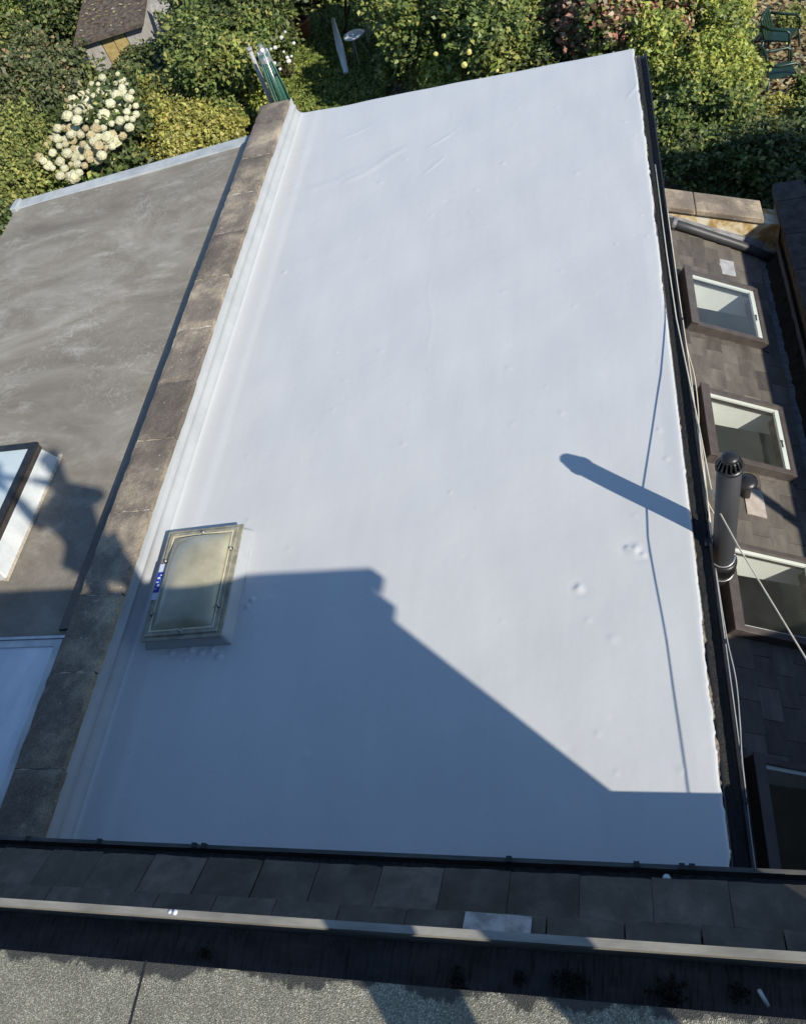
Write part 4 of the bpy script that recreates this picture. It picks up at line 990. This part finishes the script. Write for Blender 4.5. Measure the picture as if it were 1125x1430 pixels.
shrub(535, -30, 2.8, 1.2, 'dark', 7000, .12, 'dark tree behind the white table', 'tree', 'tree', ry=1.1)
shrub(560, 55, 1.3, .4, 'mid', 5500, .12, 'leafy green bush at the lawn\'s right edge', ry=1.6)
e, base, lob = shrub(655, 62, 2.1, 1.25, 'bright', 12000, .095, 'bright green rose bush with yellow blooms beyond the roof\'s far edge', 'rose_bush', 'rose bush', ry=1.6)
YM = [flower_mesh(.06, PET['yellow'], 10, 40), flower_mesh(.045, PET['yellow'], 11, 40)]
blooms(e, [az(x, y, GZ+2.1) for x, y in ((576, 8), (568, 15), (590, 32), (620, 50), (642, 40), (655, 72), (690, 54), (648, 90), (694, 98), (608, 75), (665, 20))], YM, 5)
shrub(598, 108, .9, .4, 'soft', 4000, .09, 'grey green plant in front of the yellow rose bush')
shrub(610, 5, 3.0, 1.5, 'mid', 8000, .11, 'green tree beyond the yellow rose bush', 'tree', 'tree', ry=1.3)
shrub(700, 30, 3.0, 1.4, 'mid', 9000, .11, 'mid green shrub right of the yellow rose bush', ry=1.5)
shrub(740, 85, 2.0, .9, 'dark', 4500, .1, 'deep green shrub touching the roof\'s far edge')
shrub(770, 20, 2.4, 1.0, 'red', 3500, .11, 'sparse reddish shrub behind the far right roof corner')
e, base, lob = shrub(835, 35, 2.8, 1.2, 'red', 6500, .11, 'pinkish red leaved shrub above the far right roof corner', ry=1.3)
shrub(822, 78, 1.8, .8, 'dark', 2800, .09, 'dark twiggy bush at the far right roof corner')
shrub(905, 25, 2.8, 1.2, 'red', 4500, .1, 'rust coloured shrub at the top right of the roof corner')
shrub(935, 75, 2.2, .9, 'bright', 5500, .085, 'yellow green bush hiding the gutter\'s far end')
shrub(990, 28, 2.2, .95, 'bright', 7500, .085, 'light green shrub left of the plastic chairs', ry=1.3)
shrub(995, 130, 2.0, 1.1, 'bright', 12000, .075, 'vivid lime green shrub in front of the plastic chairs', ry=1.2)
shrub(965, 165, 2.0, .9, 'mid', 5500, .08, 'green shrub close to the black side gutter')
shrub(930, 130, 1.8, .6, 'mid', 3000, .08, 'narrow green bush beside the black side gutter')
shrub(925, 205, 1.8, .55, 'mid', 2800, .08, 'half sunlit bush at the end parapet\'s left')
shrub(1000, 225, 1.8, 1.1, 'dark', 6500, .08, 'shaded dark bush right behind the end parapet')
shrub(1085, 235, 1.7, 1.0, 'dark', 5500, .08, 'shaded ivy mound behind the side wall corner')
shrub(1070, 185, 1.2, .9, 'yellow', 4000, .075, 'low yellow green shrub below the plastic chairs')
shrub(1135, 170, 1.3, .8, 'mid', 3500, .075, 'low green bush at the right picture edge')
shrub(1115, 30, .5, .35, 'soft', 700, .07, 'small weed tuft right of the plastic chairs', trunk=False)
# trees further out, past what the picture shows
for i, (x, y, lab) in enumerate(((-26, 40, 'distant green tree past the shed'), (-16, 39, 'distant tree behind the laurel'), (-8, 33, 'distant tree beyond the white table'), (0, 29, 'distant tree beyond the rose bushes'), (9, 27, 'distant tree beyond the chairs'))):
    e = empty('tree', (x, y, GZ), lab, 'tree'); me = leaves_mesh('crown', [((0, 0, 3.4), (2.6, 2.6, 2.2)), ((1.5, .5, 2.6), (1.6, 1.6, 1.4)), ((-1.4, -.4, 2.8), (1.6, 1.6, 1.5))], 5000, .22, LM['mid' if i % 2 else 'dark'], 90+i)
    o = bpy.data.objects.new('crown', me); COL.objects.link(o); o.parent = e
    mb = MB(); mb.tube([(x, y, GZ-.1), (x+.1, y, GZ+1.5), (x, y, GZ+3.5)], [.2, .15, .06], 8); mb.obj('trunk', M['bark'], e)
# litter and grass
def scatter(name, label, regions, n, size, m, seed, dz=.03, upr=.8, aspect=1.6):
    rg = random.Random(seed); P = []
    while len(P) < n:
        x0, x1, y0, y1 = rg.choice(regions); P.append((rg.uniform(x0, x1), rg.uniform(y0, y1), GZ+dz+rg.uniform(0, .02)))
    P = np.array(P); r2 = np.random.RandomState(seed); k = len(P)
    nrm = r2.randn(k, 3)*(1-upr)+np.array([0, 0, upr]); nrm /= np.linalg.norm(nrm, axis=1)[:, None]
    t = np.cross(nrm, r2.randn(k, 3)); t /= np.linalg.norm(t, axis=1)[:, None]; b = np.cross(nrm, t); s = size*(.5+r2.rand(k))[:, None]
    V = np.stack([P-t*s*aspect/2, P+b*s/2, P+t*s*aspect/2+nrm*s*.2, P-b*s/2], 1).reshape(-1, 3)
    me = bpy.data.meshes.new(name); me.vertices.add(4*k); me.vertices.foreach_set('co', V.ravel()); me.loops.add(4*k); me.loops.foreach_set('vertex_index', np.arange(4*k)); me.polygons.add(k)
    me.polygons.foreach_set('loop_start', np.arange(0, 4*k, 4)); me.polygons.foreach_set('loop_total', np.full(k, 4)); me.materials.append(m); me.update(calc_edges=True)
    o = bpy.data.objects.new(name, me); COL.objects.link(o); tag(o, label, 'leaves' if 'leaf' in name else 'grass', kind='stuff')
scatter('leaf_litter', 'dry fallen leaves strewn over the bare garden soil', [(1.5, 6, 13, 21), (-22, 1, 18, 30)], 16000, .07, LM['litter'], 5)
scatter('grass', 'short green grass of the small lawn', [(-10.2, -5.0, 17.5, 25.2)], 26000, .055, LM['grass'], 6, .12, .55, 2.0)

# shed
def shed():
    zt = GZ+1.95; a = az(106, 60, zt); b = az(196, 31, zt); d = (b-a); d.z = 0; L = d.length; d.normalize(); nrm = Vector((-d.y, d.x, 0))
    if nrm.y < 0: nrm = -nrm
    e = empty('garden_shed', (a+b)/2-Vector((0, 0, 1.95)), 'low garden shed with leaf strewn brown roof and grey and ochre boards', 'shed')
    T = lambda q: Vector((a.x, a.y, GZ))+d*q[0]+nrm*q[1]+Vector((0, 0, q[2]))
    mb = MB(); mb.box(.08, L-.08, .2, 2.2, 0, 1.85, T); mb.obj('body', M['boardg'], e)
    mb = MB(); mb.hexa([T(q) for q in ((-.08, -.06, 1.86), (L+.05, -.06, 1.86), (L+.05, 2.5, 2.25), (-.08, 2.5, 2.25), (-.08, -.06, 1.94), (L+.05, -.06, 1.94), (L+.05, 2.5, 2.33), (-.08, 2.5, 2.33))]); mb.obj('roof', M['shedroof'], e)
    n = 4; ws = [.30, .2, .2, .3]; x = .04
    for k, m in enumerate(('boardg', 'boardy', 'boardy', 'boardg')):
        x1 = x+ws[k]*(L-.1); mb = MB(); mb.box(x+.015, x1-.015, .12+.02*(k % 2), .19, 0, 1.84, T); mb.obj('board', M[m], e); x = x1
    me = None
    rg = random.Random(3); mb = MB()
    for k in range(170):
        px, py = rg.uniform(0, L), rg.uniform(0, 2.4); c = T((px, py, 1.955+.156*(py+.06))); s = rg.uniform(.03, .07); an = rg.uniform(0, 6)
        v1 = Vector((math.cos(an), math.sin(an), rg.uniform(-.1, .3)))*s; v2 = Vector((-math.sin(an), math.cos(an), .1))*s*.6
        mb.add([c-v1, c+v2, c+v1, c-v2], [(0, 1, 2, 3)])
    mb.obj('fallen_leaf', LM['litter'], e, kind='stuff')
    # pale sheet leaning against the shed's right
    e2 = T((L+.12, 1.0, 0)); mb = MB()
    mb.hexa([T(q) for q in ((L+.12, -.1, 0), (L+.95, -.15, 0), (L+.95, -.10, 0), (L+.12, -.05, 0), (L+.12, .85, 2.0), (L+.95, .8, 2.0), (L+.95, .85, 2.0), (L+.12, .9, 2.0))]); mb.obj('panel', M['boardg'], None, 'pale grey panel leaning at the shed\'s right side', 'panel')
shed()
# rotary drier
def drier():
    top = az(363, 63, GZ+2.45); b = Vector((top.x, top.y, GZ))
    e = empty('rotary_drier', b, 'folded rotary clothes drier with green cords sticking up beyond the coping end', 'clothes drier')
    mb = MB(); mb.tube([b, b+Vector((0, 0, 2.4))], .035, 10); mb.obj('pole', M['alu'], e)
    for k in range(4):
        a = math.pi/2*k+.5; o1 = Vector((math.cos(a), math.sin(a), 0))
        mb = MB(); mb.tube([b+o1*.07+Vector((0, 0, .45)), b+o1*.15+Vector((0, 0, 1.4)), b+o1*.10+Vector((0, 0, 2.35))], .022, 6); mb.obj('arm', M['alu'], e)
    rg = random.Random(1)
    for k in range(34):
        a = rg.uniform(0, 6.28); o1 = Vector((math.cos(a), math.sin(a), 0)); r = rg.uniform(.09, .2)
        mb = MB(); mb.tube([b+o1*.1+Vector((0, 0, 2.3)), b+o1*r+Vector((0, 0, 1.5)), b+o1*r*1.25+Vector((0, 0, .7))], .013, 4); mb.obj('cord', M['dryer'], e)
    mb = MB(); mb.lathe([(.14, 2.12), (.125, 2.2), (.08, 2.36), (.06, 2.40), (.05, 2.46), (.0001, 2.47)], b, 9, False); mb.obj('head', M['alu'], e)
    t2 = az(349, 70, GZ+2.2); b2 = Vector((t2.x, t2.y, GZ))
    mb = MB(); mb.tube([b2, b2+Vector((0, 0, 2.2))], .05, 8); mb.tube([b2+Vector((0, 0, 2.2)), b2+Vector((0, 0, 2.26))], .065, 8); mb.obj('post', M['greyc'], None, 'grey wooden post standing left of the rotary drier', 'post')
drier()
# white post, round table, bench, pot
p = az(484, 104, GZ+.1); q = az(474, 56, GZ+.1)
mb = MB(); mb.tube([p+Vector((0, 0, .02)), p.lerp(q, .5)+Vector((0, 0, .25)), q+Vector((0, 0, .55))], [.07, .10, .05], 8); mb.obj('log', M['white'], None, 'white painted log leaning on the lawn', 'log')
def table():
    c = az(494, 49, GZ+.75); b = Vector((c.x, c.y, GZ+.1)); e = empty('garden_table', b, 'small round white patio table in deep shade', 'table')
    mb = MB(); mb.lathe([(.0001, .68), (.26, .68), (.27, .67), (.27, .65), (.0001, .65)], b, 24); mb.obj('tabletop', M['white'], e)
    for k in range(3):
        a = 2.1*k+.4; mb = MB(); mb.tube([b+Vector((.05*math.cos(a), .05*math.sin(a), .64)), b+Vector((.26*math.cos(a), .26*math.sin(a), 0))], .014, 6); mb.obj('leg', M['greyc'], e)
table()
def bench():
    a = az(505, 41, GZ+.5); b = az(532, 34, GZ+.5); m = (a+b)/2; e = empty('garden_bench', (m.x, m.y, GZ), 'grey garden bench half hidden under the tree', 'bench')
    d = (b-a).normalized(); nn = Vector((-d.y, d.x, 0)); T = lambda q: Vector((a.x, a.y, GZ))+d*q[0]+nn*q[1]+Vector((0, 0, q[2])); L = (b-a).length+.5
    for k in range(4): mb = MB(); mb.box(0, L, .11*k, .11*k+.08, .45, .475, T); mb.obj('slat', M['boardg'], e)
    for x in (.05, L-.1):
        for y in (.02, .36): mb = MB(); mb.box(x, x+.05, y, y+.05, .1, .449, T); mb.obj('leg', M['boardg'], e)
bench()
c = az(423, 42, GZ+.3); b = Vector((c.x, c.y, GZ+.05))
e = empty('flower_pot', b, 'terracotta flower pot on the lawn edge under the tree', 'flower pot')
mb = MB(); mb.lathe([(.0001, 0), (.16, 0), (.24, .46), (.27, .46), (.27, .54), (.235, .54), (.21, .46)], b, 20); mb.obj('pot', M['terracotta'], e)
mb = MB(); mb.lathe([(.0001, .47), (.22, .47)], b, 16); mb.obj('soil', M['soil'], e)
# plastic armchairs
def armchair(c, rz, label, tip=0):
    e = empty('plastic_chair', c, label, 'chair', 'green plastic garden chairs'); mat = M['chair']
    Rm = Matrix.Rotation(rz, 4, 'Z')@Matrix.Rotation(tip, 4, 'X'); T = lambda q: Vector(c)+(Rm@Vector(q))
    mb = MB(); mb.box(-.24, .24, -.24, .23, .40, .425, T); mb.obj('seat', mat, e, bevel=.01)
    # curved back with slots
    n = 5
    for k in range(n):
        x = -.2+.4*k/(n-1); mb = MB(); mb.hexa([T(q) for q in ((x-.036, .22, .44), (x+.036, .22, .44), (x+.036, .245, .44), (x-.036, .245, .44), (x*.9-.03, .32, .80), (x*.9+.03, .32, .80), (x*.9+.03, .345, .80), (x*.9-.03, .345, .80))]); mb.obj('back_slat', mat, e)
    mb = MB(); pts = [T((.25*math.cos(a), .31+.04*math.sin(a)*0, .78+.08*math.sin(a))) for a in [math.pi*k/10 for k in range(11)]]; mb.tube(pts, .028, 6); mb.obj('back_rail', mat, e)
    for sx in (-1, 1):
        mb = MB(); mb.tube([T((sx*.25, .30, .70)), T((sx*.29, .1, .66)), T((sx*.29, -.18, .65)), T((sx*.28, -.25, .60)), T((sx*.27, -.26, .42))], .026, 6); mb.obj('armrest', mat, e)
        for y0, y1 in ((-.25, -.29), (.24, .32)):
            mb = MB(); mb.tube([T((sx*.25, y0, .41)), T((sx*.29, y1, 0))], [.03, .02], 6); mb.obj('leg', mat, e)
    return e
c1 = az(1087, 78, GZ); armchair((c1.x, c1.y, GZ), R_(62), 'upper dark green plastic armchair on the bare soil')
c2 = az(1086, 128, GZ); armchair((c2.x, c2.y, GZ), R_(95), 'lower dark green plastic armchair behind the lime green shrub')

# ------------------------------------------------------------------ photographer, whose shadow falls on the roofs
def skinobj(name, verts, edges, rad, m, par, root=0, sub=1):
    me = bpy.data.meshes.new(name); o0 = world_loc(par)
    me.from_pydata([tuple(Vector(v)-o0) for v in verts], edges, []); me.materials.append(m)
    o = bpy.data.objects.new(name, me); COL.objects.link(o); o.parent = par
    sk = o.modifiers.new('skin', 'SKIN'); sk.use_smooth_shade = True
    for i, r in enumerate(rad):
        r = r if isinstance(r, tuple) else (r, r); me.skin_vertices[0].data[i].radius = r; me.skin_vertices[0].data[i].use_root = (i == root)
    s = o.modifiers.new('sub', 'SUBSURF'); s.levels = sub; s.render_levels = sub
    return o
def person():
    fz = FZ+.005
    e = empty('person', (.55, -.45, fz), 'person standing on the felt roof holding up a phone, casting the long shadow', 'person')
    hip = (.50, -.36, fz+.90); wst = (.51, -.33, fz+1.02); ch = (.53, -.27, fz+1.18); nk = (.55, -.16, fz+1.36); hd0 = (.56, -.10, fz+1.45); hd = (.565, -.04, fz+1.57)
    lh, rh = (.41, -.38, fz+.86), (.59, -.34, fz+.86)
    lk, rk = (.21, -.38, fz+.47), (.54, -.36, fz+.47); la, ra = (.12, -.42, fz+.09), (.51, -.42, fz+.09)
    ls, rs = (.35, -.29, fz+1.25), (.68, -.19, fz+1.25)
    le, re = (.16, -.26, fz+1.08), (.60, .0, fz+1.08); lw, rw_ = (.02, -.12, fz+1.36), (.17, -.03, fz+1.36)
    V = [hip, wst, ch, nk, hd0, hd, (hd[0], hd[1], hd[2]+.08), lh, lk, la, rh, rk, ra, ls, le, lw, rs, re, rw_, (la[0]-.03, la[1]+.16, fz+.035), (ra[0]-.03, ra[1]+.16, fz+.035)]
    E = [(0, 1), (1, 2), (2, 3), (3, 4), (4, 5), (5, 6), (0, 7), (7, 8), (8, 9), (0, 10), (10, 11), (11, 12), (2, 13), (13, 14), (14, 15), (2, 16), (16, 17), (17, 18), (9, 19), (12, 20)]
    rd = [.12, .115, .14, .055, .055, .09, .065, .08, .055, .04, .085, .055, .04, .06, .04, .028, .06, .04, .028, .03, .03]
    skinobj('body', V, E, rd, M['skin'], e, 0, 2)
    skinobj('jacket', [hip, wst, ch, (nk[0], nk[1], nk[2]-.06), ls, le, (Vector(lw)*.85+Vector(le)*.15), rs, re, (Vector(rw_)*.85+Vector(re)*.15)], [(0, 1), (1, 2), (2, 3), (2, 4), (4, 5), (5, 6), (2, 7), (7, 8), (8, 9)], [.13, .125, .15, .065, .07, .052, .042, .078, .052, .042], M['jacket'], e, 0, 2)
    skinobj('trousers', [(hip[0], hip[1], hip[2]+.02), lh, lk, (la[0], la[1], la[2]+.03), rh, rk, (ra[0], ra[1], ra[2]+.03)], [(0, 1), (1, 2), (2, 3), (0, 4), (4, 5), (5, 6)], [.135, .09, .062, .052, .09, .062, .052], M['jeans'], e, 0, 2)
    for a in (la, ra):
        skinobj('shoe', [(a[0]+.01, a[1]-.05, fz+.045), (a[0]-.01, a[1]+.06, fz+.045), (a[0]-.035, a[1]+.19, fz+.035)], [(0, 1), (1, 2)], [(.05, .045), (.05, .042), (.045, .035)], M['hair'], e, 0, 2)
    skinobj('hair', [(hd[0]+.01, hd[1]-.03, hd[2]+.02), (hd[0], hd[1]-.02, hd[2]+.09)], [(0, 1)], [.1, .085], M['hair'], e, 0, 2)
    # ears, nose
    f = (Vector((0, 0, CH))-Vector(hd)).normalized()
    mb = MB(); c = Vector(hd)+Vector((f.x, f.y, -.1)).normalized()*.105; mb.tube([c+Vector((0, 0, .03)), c+Vector((f.x*.02, f.y*.02, -.01))], [.008, .016], 8); mb.obj('nose', M['skin'], e)
    sd = Vector((-f.y, f.x, 0)).normalized()
    for s in (-1, 1):
        c = Vector(hd)+sd*s*.09; mb = MB(); mb.tube([c+Vector((0, 0, .03)), c+sd*s*.012, c-Vector((0, 0, .03))], [.008, .016, .008], 8); mb.obj('ear', M['skin'], e)
    # hands with curled fingers round the phone's edges
    CM = lambda q: Vector((0, 0, CH))+RC@Vector(q)
    for s, wr in ((-1, lw), (1, rw_)):
        palm = CM((s*.055, -.105, .035)); 
        Vh = [Vector(wr), palm]; Eh = [(0, 1)]; Rh = [.028, (.034, .022)]
        skinobj('hand', Vh, Eh, Rh, M['skin'], e, 0, 2)
        for k in range(4):
            y = -.075-.022*k; a = palm+RC@Vector((s*.0, y+.105, -.005)); l = (.9, 1, .95, .75)[k]
            skinobj('finger', [a, CM((s*.062, y, .016)), CM((s*(.056-.0), y, -.002)), CM((s*(.05-.018*l), y-.004, -.006))], [(0, 1), (1, 2), (2, 3)], [.0095, .009, .008, .007], M['skin'], e, 0, 1)
        skinobj('thumb', [palm, CM((s*.05, -.07, .03)), CM((s*.03, -.055, .022))], [(0, 1), (1, 2)], [.013, .011, .009], M['skin'], e, 0, 1)
    mb = MB(); mb.box(-.036, .036, -.135, .012, .006, .0135, CM); mb.obj('phone', M['black'], None, 'black phone held up in both hands above the gutter', 'phone', bevel=.003)
person()
